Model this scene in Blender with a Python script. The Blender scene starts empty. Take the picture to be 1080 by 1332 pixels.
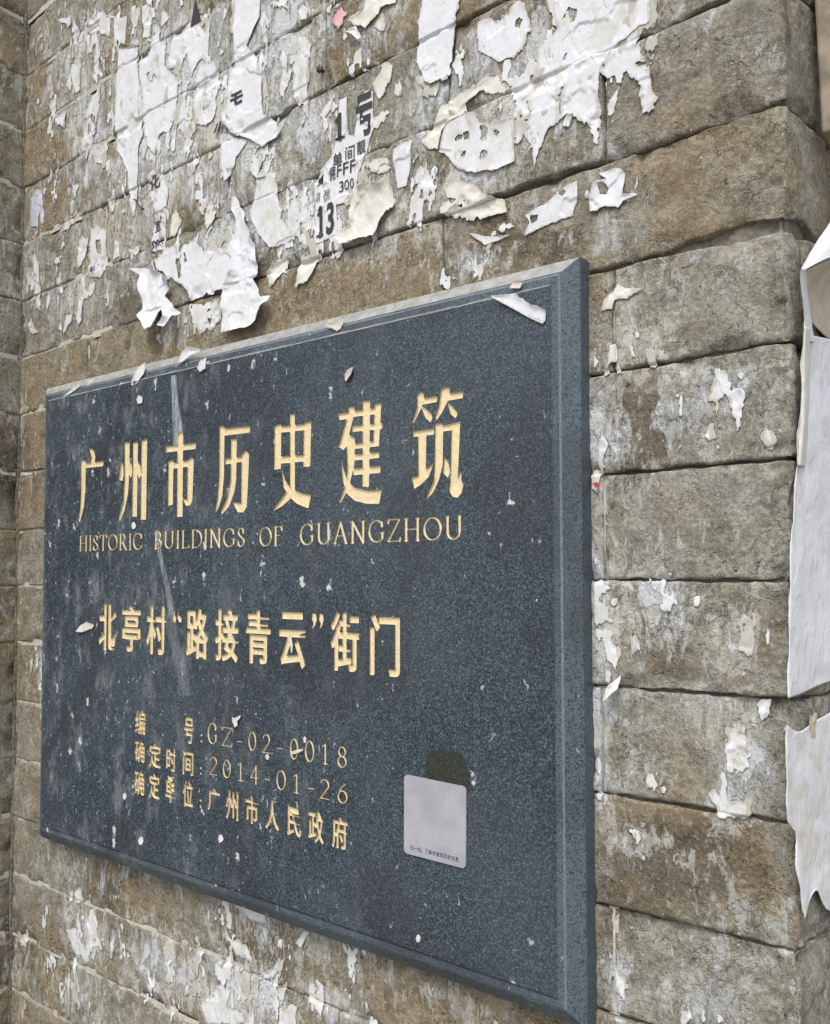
import bpy, math, random
import numpy as np
from mathutils import Vector

SC = bpy.context.scene
COL = SC.collection
random.seed(7)

# ------------------------------------------------------------------ camera, world, sun, exposure
F_PX, CX, CY, HY, VPX, DW = 1100.0, 540.0, 708.0, 747.0, -913.0, 0.55
TH = math.atan2(HY - CY, F_PX)
def _lev(px, py):
    r = np.array([px - CX, CY - py, F_PX]); c, s = math.cos(TH), math.sin(TH)
    return r[0], r[1] * c + r[2] * s, -r[1] * s + r[2] * c
_d = _lev(VPX, HY)
AZ = math.atan2(-_d[0], _d[2])
cam_d = bpy.data.cameras.new('camera'); cam = bpy.data.objects.new('camera', cam_d); COL.objects.link(cam)
cam.location = (0, -DW, 0)
cam.rotation_euler = (math.pi / 2 + TH, 0, math.pi / 2 - AZ)
cam_d.sensor_fit = 'HORIZONTAL'; cam_d.sensor_width = 36.0
cam_d.lens = F_PX / 1080 * 36.0
cam_d.shift_y = (CY - 666.0) / 1080.0
cam_d.clip_start = 0.01; cam_d.clip_end = 500
SC.camera = cam

w = bpy.data.worlds.new('World'); SC.world = w; w.use_nodes = True
nt = w.node_tree
bg = nt.nodes['Background']
sky = nt.nodes.new('ShaderNodeTexSky'); sky.sky_type = 'NISHITA'; sky.sun_disc = False
SUN_EL, SUN_AZ = math.radians(56), math.radians(165)      # azimuth measured from +Y towards +X
sky.sun_elevation = SUN_EL; sky.sun_rotation = SUN_AZ
sky.air_density = 1.0; sky.dust_density = 3.0; sky.ozone_density = 1.0
hs = nt.nodes.new('ShaderNodeHueSaturation'); hs.inputs['Saturation'].default_value = 0.35
nt.links.new(sky.outputs[0], hs.inputs['Color']); nt.links.new(hs.outputs[0], bg.inputs['Color'])
bg.inputs['Strength'].default_value = 0.15
sun_d = bpy.data.lights.new('sun', 'SUN'); sun = bpy.data.objects.new('sun', sun_d); COL.objects.link(sun)
sun_d.energy = 1.5; sun_d.angle = math.radians(20); sun_d.color = (1.0, 0.96, 0.90)
_sv = Vector((math.sin(SUN_AZ) * math.cos(SUN_EL), math.cos(SUN_AZ) * math.cos(SUN_EL), math.sin(SUN_EL)))
sun.rotation_euler = _sv.to_track_quat('Z', 'Y').to_euler()
SC.view_settings.view_transform = 'Standard'; SC.view_settings.look = 'None'
SC.view_settings.gamma = 1.0; SC.view_settings.exposure = 0.57
SC.view_settings.use_curve_mapping = False

# ------------------------------------------------------------------ maths helpers
def PW(px, py, y=0.0):
    """point of the vertical plane Y=y seen at photo position (px, py) -> (X, Z)"""
    r, u, f = _lev(px, py)
    dx = math.sin(AZ) * r - math.cos(AZ) * f
    dy = math.cos(AZ) * r + math.sin(AZ) * f
    t = (DW + y) / dy
    return dx * t, u * t

def _hash(ix, iy, seed):
    h = (ix.astype(np.int64) * 374761393 + iy.astype(np.int64) * 668265263 + seed * 1442695041) & 0x7fffffff
    h = ((h ^ (h >> 13)) * 1274126177) & 0x7fffffff
    h = h ^ (h >> 16)
    return (h & 0xffff) / 65535.0
def vnoise(x, y, seed=0):
    x = np.asarray(x, float); y = np.asarray(y, float)
    ix = np.floor(x); iy = np.floor(y); fx = x - ix; fy = y - iy
    fx = fx * fx * (3 - 2 * fx); fy = fy * fy * (3 - 2 * fy)
    a = _hash(ix, iy, seed); b = _hash(ix + 1, iy, seed); c = _hash(ix, iy + 1, seed); d = _hash(ix + 1, iy + 1, seed)
    return (a * (1 - fx) + b * fx) * (1 - fy) + (c * (1 - fx) + d * fx) * fy
def fbm(x, y, seed=0, oct=4):
    t = 0; a = 0.5; n = 0
    for o in range(oct):
        t = t + a * vnoise(np.asarray(x) * 2 ** o, np.asarray(y) * 2 ** o, seed + 17 * o); n += a; a *= 0.5
    return t / n
def sstep(a, b, x):
    t = np.clip((x - a) / (b - a), 0, 1); return t * t * (3 - 2 * t)

def poly_sdf(X, Z, poly):
    """signed distance, negative inside"""
    p = np.asarray(poly, float); d = np.full(X.shape, 1e9); ins = np.zeros(X.shape, bool)
    n = len(p)
    for i in range(n):
        a = p[i]; b = p[(i + 1) % n]; e = b - a
        wx = X - a[0]; wz = Z - a[1]
        t = np.clip((wx * e[0] + wz * e[1]) / (e @ e + 1e-18), 0, 1)
        d = np.minimum(d, (wx - e[0] * t) ** 2 + (wz - e[1] * t) ** 2)
        c = (a[1] > Z) != (b[1] > Z)
        if abs(b[1] - a[1]) > 1e-12:
            ins ^= c & (X < (b[0] - a[0]) * (Z - a[1]) / (b[1] - a[1]) + a[0])
    d = np.sqrt(d)
    return np.where(ins, -d, d)

def iso_mesh(F, xs, zs):
    """mesh of the region F<0 on a grid (rows = zs, columns = xs)"""
    nz, nx = F.shape
    vid = {}; V = []; faces = []
    def vert(k, x, z):
        i = vid.get(k)
        if i is None:
            i = len(V); vid[k] = i; V.append((x, z))
        return i
    ins = F < 0
    cnt = ins[:-1, :-1].astype(int) + ins[1:, :-1] + ins[:-1, 1:] + ins[1:, 1:]
    for j, i in np.argwhere(cnt > 0):
        cs = ((j, i), (j, i + 1), (j + 1, i + 1), (j + 1, i))
        poly = []
        for k in range(4):
            a = cs[k]; b = cs[(k + 1) & 3]
            fa = F[a]; fb = F[b]
            if fa < 0: poly.append(vert(('v',) + tuple(a), xs[a[1]], zs[a[0]]))
            if (fa < 0) != (fb < 0):
                t = fa / (fa - fb)
                t = min(max(t, 0.02), 0.98)
                key = ('e', min(a, b), max(a, b))
                poly.append(vert(key, xs[a[1]] + (xs[b[1]] - xs[a[1]]) * t, zs[a[0]] + (zs[b[0]] - zs[a[0]]) * t))
        if len(poly) >= 3: faces.append(poly)
    return np.array(V) if V else np.zeros((0, 2)), faces

def border(faces):
    e = {}
    for f in faces:
        for k in range(len(f)):
            a, b = f[k], f[(k + 1) % len(f)]
            if (b, a) in e: del e[(b, a)]
            else: e[(a, b)] = 1
    nxt = {}
    for a, b in e: nxt.setdefault(a, []).append(b)
    loops = []
    while nxt:
        s = next(iter(nxt)); lp = [s]; c = s
        while True:
            if c not in nxt: break
            n = nxt[c].pop()
            if not nxt[c]: del nxt[c]
            if n == s: break
            lp.append(n); c = n
        if len(lp) > 2: loops.append(lp)
    return loops

def simplify(pts, tol):
    out = list(pts); ch = True
    while ch and len(out) > 4:
        ch = False; res = []; i = 0; n = len(out); skip = False
        for i in range(n):
            if skip: skip = False; res.append(out[i]); continue
            a = res[-1] if res else out[-1]; b = out[i]; c = out[(i + 1) % n]
            dx, dz = c[0] - a[0], c[1] - a[1]; L = math.hypot(dx, dz) + 1e-12
            if abs((b[0] - a[0]) * dz - (b[1] - a[1]) * dx) / L < tol and L < 0.01:
                ch = True; skip = True
            else: res.append(b)
        if len(res) < 4: break
        out = res
    return out

# ------------------------------------------------------------------ object helpers
def tag(o, label=None, cat=None, group=None, kind=None):
    if label: o['label'] = label
    if cat: o['category'] = cat
    if group: o['group'] = group
    if kind: o['kind'] = kind
    return o
def empty(name, loc=(0, 0, 0)):
    o = bpy.data.objects.new(name, None); COL.objects.link(o); o.location = loc; o.empty_display_size = 0.02
    return o
def mesh_obj(name, verts, faces, mat, parent=None, smooth=False, loc=None, attrs=None, origin=True):
    """verts in world space; the object's origin goes to loc (or their middle)"""
    v = np.asarray(verts, float)
    if loc is None: loc = (v.min(0) + v.max(0)) / 2
    loc = np.asarray(loc, float)
    me = bpy.data.meshes.new(name); me.from_pydata((v - loc).tolist(), [], [list(f) for f in faces])
    me.materials.append(mat)
    if smooth: me.polygons.foreach_set('use_smooth', [True] * len(me.polygons))
    if attrs:
        for k, a in attrs.items():
            at = me.attributes.new(k, 'FLOAT', 'POINT'); at.data.foreach_set('value', np.asarray(a, float))
    me.update()
    o = bpy.data.objects.new(name, me); COL.objects.link(o)
    if parent is not None:
        o.parent = parent; pl = np.zeros(3); q = parent
        while q is not None: pl += np.array(q.location); q = q.parent
        o.location = loc - pl
    else: o.location = loc
    return o

# ------------------------------------------------------------------ node helpers
class NT:
    def __init__(s, name):
        s.m = bpy.data.materials.new(name); s.m.use_nodes = True; s.t = s.m.node_tree
        s.b = s.t.nodes['Principled BSDF']; s.L = s.t.links
    def n(s, typ, **kw):
        nd = s.t.nodes.new(typ)
        for k, v in kw.items(): setattr(nd, k, v)
        return nd
    def put(s, sock, v):
        if isinstance(v, bpy.types.NodeSocket): s.L.new(v, sock)
        else: sock.default_value = v
    def pos(s): return s.n('ShaderNodeNewGeometry').outputs['Position']
    def scale(s, v, sc):
        m = s.n('ShaderNodeVectorMath', operation='MULTIPLY'); s.put(m.inputs[0], v); m.inputs[1].default_value = sc
        return m.outputs[0]
    def noise(s, vec, scale, detail=4, rough=0.55, dist=0.0):
        x = s.n('ShaderNodeTexNoise'); s.put(x.inputs['Vector'], vec); x.inputs['Scale'].default_value = scale
        x.inputs['Detail'].default_value = detail; x.inputs['Roughness'].default_value = rough
        x.inputs['Distortion'].default_value = dist
        return x.outputs['Fac']
    def voro(s, vec, scale, feature='F1', out='Distance', rnd=1.0):
        x = s.n('ShaderNodeTexVoronoi', feature=feature); s.put(x.inputs['Vector'], vec)
        x.inputs['Scale'].default_value = scale; x.inputs['Randomness'].default_value = rnd
        return x.outputs[out]
    def math(s, op, a, b=0.0, c=0.0, clamp=False):
        m = s.n('ShaderNodeMath', operation=op); m.use_clamp = clamp
        s.put(m.inputs[0], a); s.put(m.inputs[1], b)
        if op in ('MULTIPLY_ADD',): s.put(m.inputs[2], c)
        return m.outputs[0]
    def ramp(s, v, a, b, lo=0.0, hi=1.0):
        m = s.n('ShaderNodeMapRange'); m.interpolation_type = 'SMOOTHSTEP'
        s.put(m.inputs[0], v); s.put(m.inputs[1], a); s.put(m.inputs[2], b)
        m.inputs[3].default_value = lo; m.inputs[4].default_value = hi
        return m.outputs[0]
    def mix(s, f, a, b, mode='MIX'):
        m = s.n('ShaderNodeMix', data_type='RGBA', blend_type=mode)
        s.put(m.inputs[0], f)
        for k, v in ((6, a), (7, b)):
            if isinstance(v, tuple) and len(v) == 3: v = v + (1,)
            s.put(m.inputs[k], v)
        return m.outputs[2]
    def attr(s, name):
        a = s.n('ShaderNodeAttribute'); a.attribute_name = name; return a.outputs['Fac']
    def bump(s, h, dist, strength=1.0, prev=None):
        b = s.n('ShaderNodeBump'); s.put(b.inputs['Height'], h); b.inputs['Distance'].default_value = dist
        b.inputs['Strength'].default_value = strength
        if prev is not None: s.L.new(prev, b.inputs['Normal'])
        return b.outputs[0]
    def sep(s, v):
        x = s.n('ShaderNodeSeparateXYZ'); s.put(x.inputs[0], v); return x.outputs

def mat_plain(name, col, rough=0.8, var=0.15, scale=120, bumpd=0.0003):
    t = NT(name); p = t.pos(); n = t.noise(p, scale)
    c = t.mix(t.ramp(n, .3, .7), tuple(x * (1 - var) for x in col), tuple(min(1, x * (1 + var)) for x in col))
    t.put(t.b.inputs['Base Color'], c); t.b.inputs['Roughness'].default_value = rough
    t.put(t.b.inputs['Normal'], t.bump(n, bumpd)); return t.m

# ---- brick
def make_brick_mat():
    t = NT('grey_brick'); p = t.pos()
    tint = t.attr('tint'); tanm = t.attr('tan'); dark = t.attr('dark'); res = t.attr('resid')
    n_big = t.noise(p, 16, 3, .6); n_mid = t.noise(p, 55, 6, .68, .3); n_fine = t.noise(p, 330, 6, .75)
    n_gr = t.noise(p, 1400, 3, .75); n_b = t.noise(p, 34, 5, .7, .8)
    add = lambda a, b: t.math('ADD', a, b)
    mul = lambda a, b: t.math('MULTIPLY', a, b)
    grey = t.mix(tint, (.285, .268, .192), (.44, .428, .35))
    grey = t.mix(t.ramp(n_mid, .40, .62), t.mix(.50, grey, (.19, .175, .125)), t.mix(0.40, grey, (.54, .52, .455)))
    grey = t.mix(mul(t.ramp(n_b, .5, .64), .45), grey, (.36, .375, .355))
    tanc = t.mix(t.ramp(n_mid, .36, .64), (.27, .195, .105), (.40, .315, .195))
    tm = t.ramp(add(tanm, mul(t.math('SUBTRACT', n_b, .5), 1.3)), .20, .60)
    spall = t.ramp(t.noise(p, 26, 6, .62, .3), .545, .56)
    c = t.mix(mul(tm, .85), grey, tanc)
    c = t.mix(mul(spall, .30), c, t.mix(.5, (.46, .44, .37), c))
    # soot and damp stains with their own shape
    dn = t.noise(p, 85, 6, .8, .5)
    dm = t.ramp(add(dark, mul(t.math('SUBTRACT', dn, .5), 1.5)), .30, .62)
    c = t.mix(mul(dm, .80), c, t.mix(t.ramp(n_b, .42, .58), (.105, .088, .062), (.17, .125, .07)))
    # grain
    c = t.mix(t.ramp(n_fine, .34, .60, .50, 0.0), c, (.09, .08, .062))
    c = t.mix(t.ramp(n_fine, .52, .72, 0.0, .38), c, (.68, .665, .60))
    c = t.mix(t.ramp(n_gr, .38, .62, .34, 0), c, (.06, .055, .045))
    c = t.mix(t.ramp(n_gr, .56, .70, 0, .25), c, (.72, .70, .65))
    # irregular pits and hairline cracks
    pn = t.noise(p, 210, 3, .6, .6); pg = t.noise(p, 30, 2, .5)
    pore = mul(t.ramp(pn, .665, .70), t.ramp(pg, .42, .56))
    c = t.mix(mul(pore, .8), c, (.055, .048, .036))
    cn = t.math('ABSOLUTE', t.math('SUBTRACT', t.noise(p, 48, 5, .7, 1.0), .5))
    crack = mul(t.ramp(cn, .010, .003), t.ramp(t.noise(p, 22, 2, .5), .52, .60))
    c = t.mix(mul(crack, .6), c, (.07, .06, .045))
    # white specks
    sn = t.noise(p, 290, 3, .65, .4); sp = mul(t.ramp(sn, .66, .70), t.ramp(t.noise(p, 26, 3, .6), .40, .58))
    c = t.mix(mul(sp, .75), c, (.74, .72, .68))
    # paste and paper residue, streaked downwards
    ps = t.scale(p, (1.0, 1.0, .45))
    r1 = t.noise(ps, 62, 7, .74, .9); r2 = t.noise(ps, 230, 5, .75, .4)
    rr = add(mul(r1, .70), mul(r2, .30))
    thr = t.math('SUBTRACT', .645, mul(res, .255))
    thin = t.ramp(rr, t.math('SUBTRACT', thr, .05), add(thr, .015))
    thick = t.ramp(rr, add(thr, .040), add(thr, .052))
    c = t.mix(mul(thin, t.ramp(r2, .38, .60, .45, .85)), c, t.mix(t.ramp(n_big, .42, .58), (.50, .51, .50), (.54, .525, .46)))
    c = t.mix(mul(thick, .90), c, t.mix(t.ramp(n_big, .4, .6), (.62, .63, .66), (.57, .57, .51)))
    t.put(t.b.inputs['Base Color'], c)
    t.b.inputs['Roughness'].default_value = .92; t.b.inputs['Specular IOR Level'].default_value = .2
    h = add(mul(n_mid, 1.0), mul(n_fine, .85)); h = t.math('SUBTRACT', h, mul(spall, .55))
    h = t.math('SUBTRACT', h, mul(pore, .7)); h = t.math('SUBTRACT', h, mul(crack, .5))
    h = add(h, mul(n_gr, .22)); h = add(h, mul(thick, .30)); h = add(h, mul(thin, .12))
    t.put(t.b.inputs['Normal'], t.bump(h, .0026, 1.0))
    return t.m
M_BRICK = make_brick_mat()

def make_mortar():
    t = NT('lime_mortar'); p = t.pos(); l = t.attr('lime')
    n = t.noise(p, 260, 5, .7); c = t.mix(t.ramp(n, .3, .7), (.10, .09, .07), (.24, .22, .18))
    c = t.mix(l, c, t.mix(t.ramp(n, .35, .6), (.36, .34, .28), (.52, .50, .45)))
    t.put(t.b.inputs['Base Color'], c); t.b.inputs['Roughness'].default_value = .95
    t.put(t.b.inputs['Normal'], t.bump(n, .0012)); return t.m
M_MORTAR = make_mortar()

def make_paper(name, white, cream, k, ink=0.0, worn=.5):
    t = NT(name); p = t.pos(); n = t.noise(p, 55, 4, .6); f = t.noise(t.scale(p, (1, 1, .5)), 240, 4, .7)
    thin = t.attr('thin')
    c = t.mix(t.math('MULTIPLY', t.ramp(n, .42, .62), k), white, cream)
    c = t.mix(t.math('MULTIPLY', t.ramp(f, .56, .74), .28), c, (.50, .49, .47))
    if ink:
        s = t.noise(t.scale(p, (1, 1, .35)), 120, 5, .8, .6)
        c = t.mix(t.math('MULTIPLY', t.ramp(s, .58, .64), ink), c, (.30, .29, .27))
    # fibres rubbed thin towards the torn rim let the wall show
    w = t.noise(t.scale(p, (1, 1, .30)), 210, 6, .8, .5)
    wm = t.ramp(t.math('ADD', w, t.math('MULTIPLY', t.math('SUBTRACT', thin, .5), .34)), .53, .62)
    c = t.mix(t.math('MULTIPLY', wm, worn), c, (.36, .34, .28))
    t.put(t.b.inputs['Base Color'], c); t.b.inputs['Roughness'].default_value = .8
    t.b.inputs['Specular IOR Level'].default_value = .25
    cr = t.noise(t.scale(p, (1, 1, .6)), 95, 3, .5, 1.2)
    h = t.math('ADD', t.math('MULTIPLY', cr, 1.0), t.math('MULTIPLY', f, .15))
    t.put(t.b.inputs['Normal'], t.bump(h, .0018, .6)); return t.m
M_WHITE = make_paper('white_paper', (.62, .63, .665), (.57, .575, .585), .8)
M_WORN = make_paper('worn_paper', (.60, .61, .63), (.51, .505, .46), .9, .55, .75)
M_CREAM = make_paper('cream_paper', (.62, .61, .565), (.56, .54, .475), 1.0, .15)
M_TAN = make_paper('paper_back', (.42, .36, .27), (.50, .44, .34), 1.0)
M_PINK = make_paper('pink_paper', (.70, .33, .36), (.62, .42, .42), 1.0)
M_INK = mat_plain('printing_ink', (.025, .025, .03), .6, .3, 500)
M_RED = mat_plain('red_paper', (.45, .05, .05), .7, .2, 400)

# ------------------------------------------------------------------ wall layout
XL = (PW(29, 200)[0] + PW(18, 1150)[0]) / 2
XR = -0.127
XA, XB = XL, PW(800, 700)[0]
LINES = [(.940, .985), (.865, .907), (.792, .830), (.717, .752), (.644, .675), (.570, .598), (.4965, .523), (.4225, .447), (.349, .3709), (.275, .2923),
         (.2025, .2149), (.1287, .1413), (.0554, .0693), (-.0145, -.0043), (-.0848, -.0783), (-.1594, -.1518),
         (-.2306, -.2284), (-.3022, -.302), (-.3742, -.375), (-.4457, -.448), (-.5147, -.520), (-.588, -.593), (-.660, -.666), (-.733, -.739)]
NR = len(LINES) - 1
J0 = 8                                      # row 8 lies between lines 8 (A) and 9: joints at -.25, -.52 ...
SPL = math.radians(81); RC = 0.0045
X0 = XR - RC * math.tan(SPL / 2)
S_END = XR + 0.20
S_BEG = XL - 0.42
def zline(k, s):
    a, b = LINES[k]
    s = np.asarray(s, float); t = (np.clip(s, XL, XR + .01) - XA) / (XB - XA)
    z = a + (b - a) * t + (fbm(s * 7, s * 0 + k * 3.7, 5, 2) - .5) * .0035 * sstep(XL, XL + .1, s)
    return z
def gap(k, s):
    """half width of the joint below the brick above / over the brick under line k"""
    s = np.asarray(s, float)
    g = .0003 + .0007 * sstep(-.75, -.2, s) + .0012 * (fbm(s * 30, s * 0 + k * 9.1, 11, 2) - .38)
    g = np.maximum(g, .0003)
    up = g.copy(); dn = g.copy()
    if k == 10:                             # the gaping joint near the corner
        q = sstep(-.225, -.15, s) * (1 - sstep(XR + .02, XR + .05, s)); up = up + .0065 * q * (.7 + .6 * vnoise(s * 90, s * 0, 3)); dn = dn + .0022 * q
    if k == 9:
        q = sstep(-.42, -.36, s) * (1 - sstep(-.27, -.245, s)); up = up + .0016 * q
    return up, dn
random.seed(3)
COLS = []
for r in range(NR):
    odd = (r - J0) % 2 == 0
    # main face, from the corner leftwards
    xs = []
    x = XR if False else None
    base = -.2487 if odd else -.3897
    while base > XL + .06:
        xs.append(base + random.uniform(-.006, .006)); base -= .2655
    if r == 8: xs = [-.2487, -.5187, -.775]
    if r == 9: xs = [-.3897, -.655, -.82, -.90]
    if r == 7: xs = [-.383, -.655, -.915]
    if r == 6: xs = [-.2487, -.5187, -.655, -.905]
    if r == 17: xs = [-.386, -.655, -.885]
    if r == 18: xs = [-.25, -.50, -.785]
    if r == 19: xs = [-.385, -.655, -.915]
    if odd and r not in (8, 6, 18) and random.random() < .5: xs[0] = -.247
    xs = sorted(xs)
    right = [XR + (.235 if odd else .115) + random.uniform(-.004, .004)]
    right = [v for v in right if v < S_END - .03] + [S_END]
    left = [S_BEG, XL - (.30 if odd else .17) + random.uniform(-.01, .01), XL]
    COLS.append(left + xs + right)
def M3(s, z, h):
    """unrolled wall coordinate s, height z, height h above the wall -> 3-D"""
    s = np.asarray(s, float); h = np.asarray(h, float) * np.ones_like(s); z = np.asarray(z, float) * np.ones_like(s)
    a = np.clip((s - X0) / RC, 0, SPL); rest = np.maximum(s - X0 - RC * SPL, 0)
    x = np.where(s > X0, X0 + RC * np.sin(a) + rest * math.cos(SPL) + h * np.sin(a), s)
    y = np.where(s > X0, RC - RC * np.cos(a) + rest * math.sin(SPL) - h * np.cos(a), -h)
    x = np.where(s < XL, XL + h, x); y = np.where(s < XL, -(XL - s), y)
    return np.stack([x, y, z], -1)

BR = {}
rb = random.Random(21)
for r in range(NR):
    for j in range(len(COLS[r]) - 1):
        BR[(r, j)] = dict(off=rb.uniform(-.0010, .0012), tx=rb.uniform(-.006, .006), tz=rb.uniform(-.012, .012),
                          tint=rb.random() * .7, tan=rb.choice([0, 0, .12, .3, .5]), dark=0.0, seed=rb.randint(0, 999))
def setb(px, py, **kw):
    X, Z = PW(px, py)
    for r in range(NR):
        if zline(r, X) > Z >= zline(r + 1, X):
            for j in range(len(COLS[r]) - 1):
                if COLS[r][j] <= X < COLS[r][j + 1]: BR[(r, j)].update(kw)
# brick characters read off the wall
for a in [(900, 130, dict(tan=.15, tint=.35, off=-.0008)), (700, 150, dict(tan=.05, tint=.3, off=.0022)), (480, 180, dict(tan=.05, tint=.45)),
          (700, 300, dict(tan=.40, tint=.35)), (950, 230, dict(tan=.30, tint=.55)), (450, 350, dict(tan=.62, tint=.6)), (230, 420, dict(tan=.6, tint=.5)),
          (130, 460, dict(tan=.5, tint=.6)), (60, 490, dict(tan=.55, tint=.6)), (50, 120, dict(tan=.55)), (60, 200, dict(tan=.5)), (60, 300, dict(tan=.55)),
          (900, 390, dict(tan=0, tint=.95, off=.0004)), (900, 540, dict(tan=.12, tint=.75)), (900, 680, dict(tan=.08, tint=.85)), (900, 820, dict(tan=.25, tint=.75)),
          (900, 960, dict(tan=.12, tint=.85)), (900, 1110, dict(tan=.35, tint=.55)), (900, 1260, dict(tan=0, tint=.8)),
          (100, 1110, dict(tan=.2, tint=.55)), (230, 1200, dict(tan=.45, tint=.45)), (120, 1180, dict(tan=.45, tint=.5)), (350, 1250, dict(tan=.0, tint=.3)),
          (450, 1250, dict(tan=.5, tint=.5)), (450, 1190, dict(tan=.2)), (650, 1310, dict(tan=.5, tint=.4)), (60, 1260, dict(tan=.5)), (200, 1300, dict(tan=.35)),
          (780, 420, dict(tan=.3, tint=.7)), (782, 700, dict(tan=.2, tint=.9)), (782, 960, dict(tan=.2, tint=.95)),
          (40, 560, dict(tan=.55)), (40, 640, dict(tan=.6)), (40, 720, dict(tan=.5)), (40, 800, dict(tan=.4)), (40, 870, dict(tan=.5)), (40, 950, dict(tan=.15, tint=.7)), (40, 1030, dict(tan=.2, tint=.7)),
          (300, 320, dict(tan=.0, tint=.15)), (150, 390, dict(tan=.15, tint=.35))]:
    setb(a[0], a[1], **a[2])

# blobs (photo px centre, px radii, amount)
RES = [(230, 130, 110, 150, .75), (110, 60, 60, 60, .6), (110, 180, 45, 90, .55), (150, 310, 70, 60, .45), (320, 120, 60, 130, .8), (370, 60, 60, 60, .7),
       (400, 160, 50, 60, .6), (270, 260, 60, 40, .5), (300, 310, 60, 40, .75), (390, 280, 50, 45, .95), (470, 260, 50, 60, .8), (560, 120, 60, 60, .6), (620, 220, 70, 50, .65),
       (700, 110, 80, 90, .75), (800, 40, 90, 50, .8), (640, 60, 60, 60, .55), (620, 340, 40, 25, .7), (560, 260, 50, 40, .45), (790, 280, 40, 40, .35), (700, 270, 60, 30, .4),
       (500, 30, 60, 40, .5), (40, 340, 20, 90, .35), (100, 380, 40, 40, .45), (60, 880, 25, 40, .6), (230, 420, 40, 20, .4),
       (900, 540, 60, 60, .32), (955, 500, 20, 25, .55), (850, 790, 50, 40, .5), (955, 830, 40, 40, .5), (830, 440, 40, 50, .35), (960, 980, 25, 50, .6), (945, 1045, 30, 15, .7),
       (820, 1010, 40, 30, .4), (850, 1100, 40, 20, .4), (780, 960, 14, 70, .8), (805, 1290, 14, 40, .7), (900, 1300, 40, 25, .4), (780, 560, 20, 80, .55), (785, 800, 20, 90, .55),
       (100, 1130, 60, 30, .35), (190, 1100, 60, 40, .4), (110, 1210, 50, 35, .6), (230, 1270, 80, 50, .65), (320, 1290, 60, 50, .7), (330, 1200, 50, 40, .55), (430, 1230, 80, 40, .45),
       (300, 1320, 80, 40, .7), (600, 1310, 60, 25, .3), (20, 1250, 40, 60, .3), (10, 560, 20, 60, .4), (8, 800, 15, 80, .5), (10, 300, 20, 40, .4), (100, 1290, 60, 40, .45), (420, 1300, 60, 30, .6)]
DRK = [(830, 560, 55, 60, .55), (860, 520, 30, 25, .3), (830, 790, 50, 40, .5), (870, 860, 50, 30, .35), (880, 1120, 90, 50, .62), (830, 1150, 50, 50, .5), (950, 1110, 40, 40, .25),
       (640, 330, 70, 40, .35), (720, 330, 60, 40, .3), (970, 130, 60, 50, .25), (700, 30, 14, 40, .5), (360, 330, 60, 30, .55), (300, 320, 50, 20, .5), (165, 1130, 50, 30, .3),
       (140, 1150, 30, 60, .35), (350, 1210, 60, 40, .4), (330, 1240, 60, 50, .45), (510, 1200, 30, 20, .3), (15, 60, 30, 50, .35), (10, 600, 30, 60, .5), (8, 1230, 30, 60, .5), (170, 400, 40, 40, .3), (430, 60, 40, 60, .25), (260, 330, 20, 60, .3),
       (470, 60, 60, 30, .2), (590, 230, 70, 30, .3)]
TAN = [(60, 100, 20, 100, .4), (70, 275, 15, 25, .5), (720, 340, 90, 50, .25), (900, 1100, 60, 50, .3), (420, 350, 90, 30, .2), (870, 850, 50, 30, .3), (860, 210, 40, 12, .4)]
def blobsum(blobs, X, Z):
    out = np.zeros(np.shape(X))
    for px, py, rx, ry, a in blobs:
        cx, cz = PW(px, py); x1, _ = PW(px + rx, py); _, z1 = PW(px, py - ry)
        d = ((X - cx) / (x1 - cx)) ** 2 + ((Z - cz) / (z1 - cz)) ** 2
        out = np.maximum(out, a * np.exp(-d * .8))
    return out

def brick_h(s, z, b, dl, dr, dt, db, seed):
    """front height of one brick from distances to its four edges"""
    n = fbm(s * 55, z * 55, b['seed'], 3) - .5
    big = fbm(s * 14, z * 14, b['seed'] + 5, 2) - .5
    h = b['off'] + .0013 * big + .0012 * n - .0010 * sstep(.56, .60, fbm(s * 30, z * 34, b['seed'] + 70, 4))
    corner = sstep(XR - .05, XR, s)
    wob = (fbm(s * 160, z * 160, b['seed'] + 9, 2) - .5) * .0022
    chipn = fbm(s * 38, z * 38, b['seed'] + 31, 3)
    rr = .0011 + .013 * sstep(.55, .66, chipn) + .004 * corner * sstep(.4, .7, chipn)
    d = np.minimum(np.minimum(dl, dr), np.minimum(dt, db)) + wob * .6
    q = 1 - sstep(0, 1, np.clip(d / rr, 0, 1)) if False else (1 - np.clip(d / rr, 0, 1)) ** 1.15
    h = h - (.0016 + .0040 * sstep(.58, .8, chipn)) * q
    cd = np.abs(s - (X0 + RC * SPL / 2))
    h = h - .0035 * corner * sstep(.5, .85, fbm(s * 45, z * 45, 77, 3)) * (1 - sstep(.006, .02, cd)) * 1.6
    h = h + .0016 * corner * (fbm(s * 120, z * 90, 78, 3) - .5)
    return h
def surf(s, z):
    s = np.asarray(s, float); z = np.asarray(z, float)
    H = np.full(s.shape, -.001); k = np.zeros(s.shape, int) - 1
    for r in range(NR): k = np.where((z <= zline(r, s)) & (z > zline(r + 1, s)), r, k)
    for r in np.unique(k):
        if r < 0: continue
        c = COLS[r]; m = k == r
        for j in range(len(c) - 1):
            mm = m & (s >= c[j]) & (s < c[j + 1])
            if not mm.any(): continue
            ss = s[mm]; zz = z[mm]
            H[mm] = np.maximum(brick_h(ss, zz, BR[(r, j)], ss - c[j], c[j + 1] - ss, zline(r, ss) - zz, zz - zline(r + 1, ss), 0), -.0022)
    return H

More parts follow.
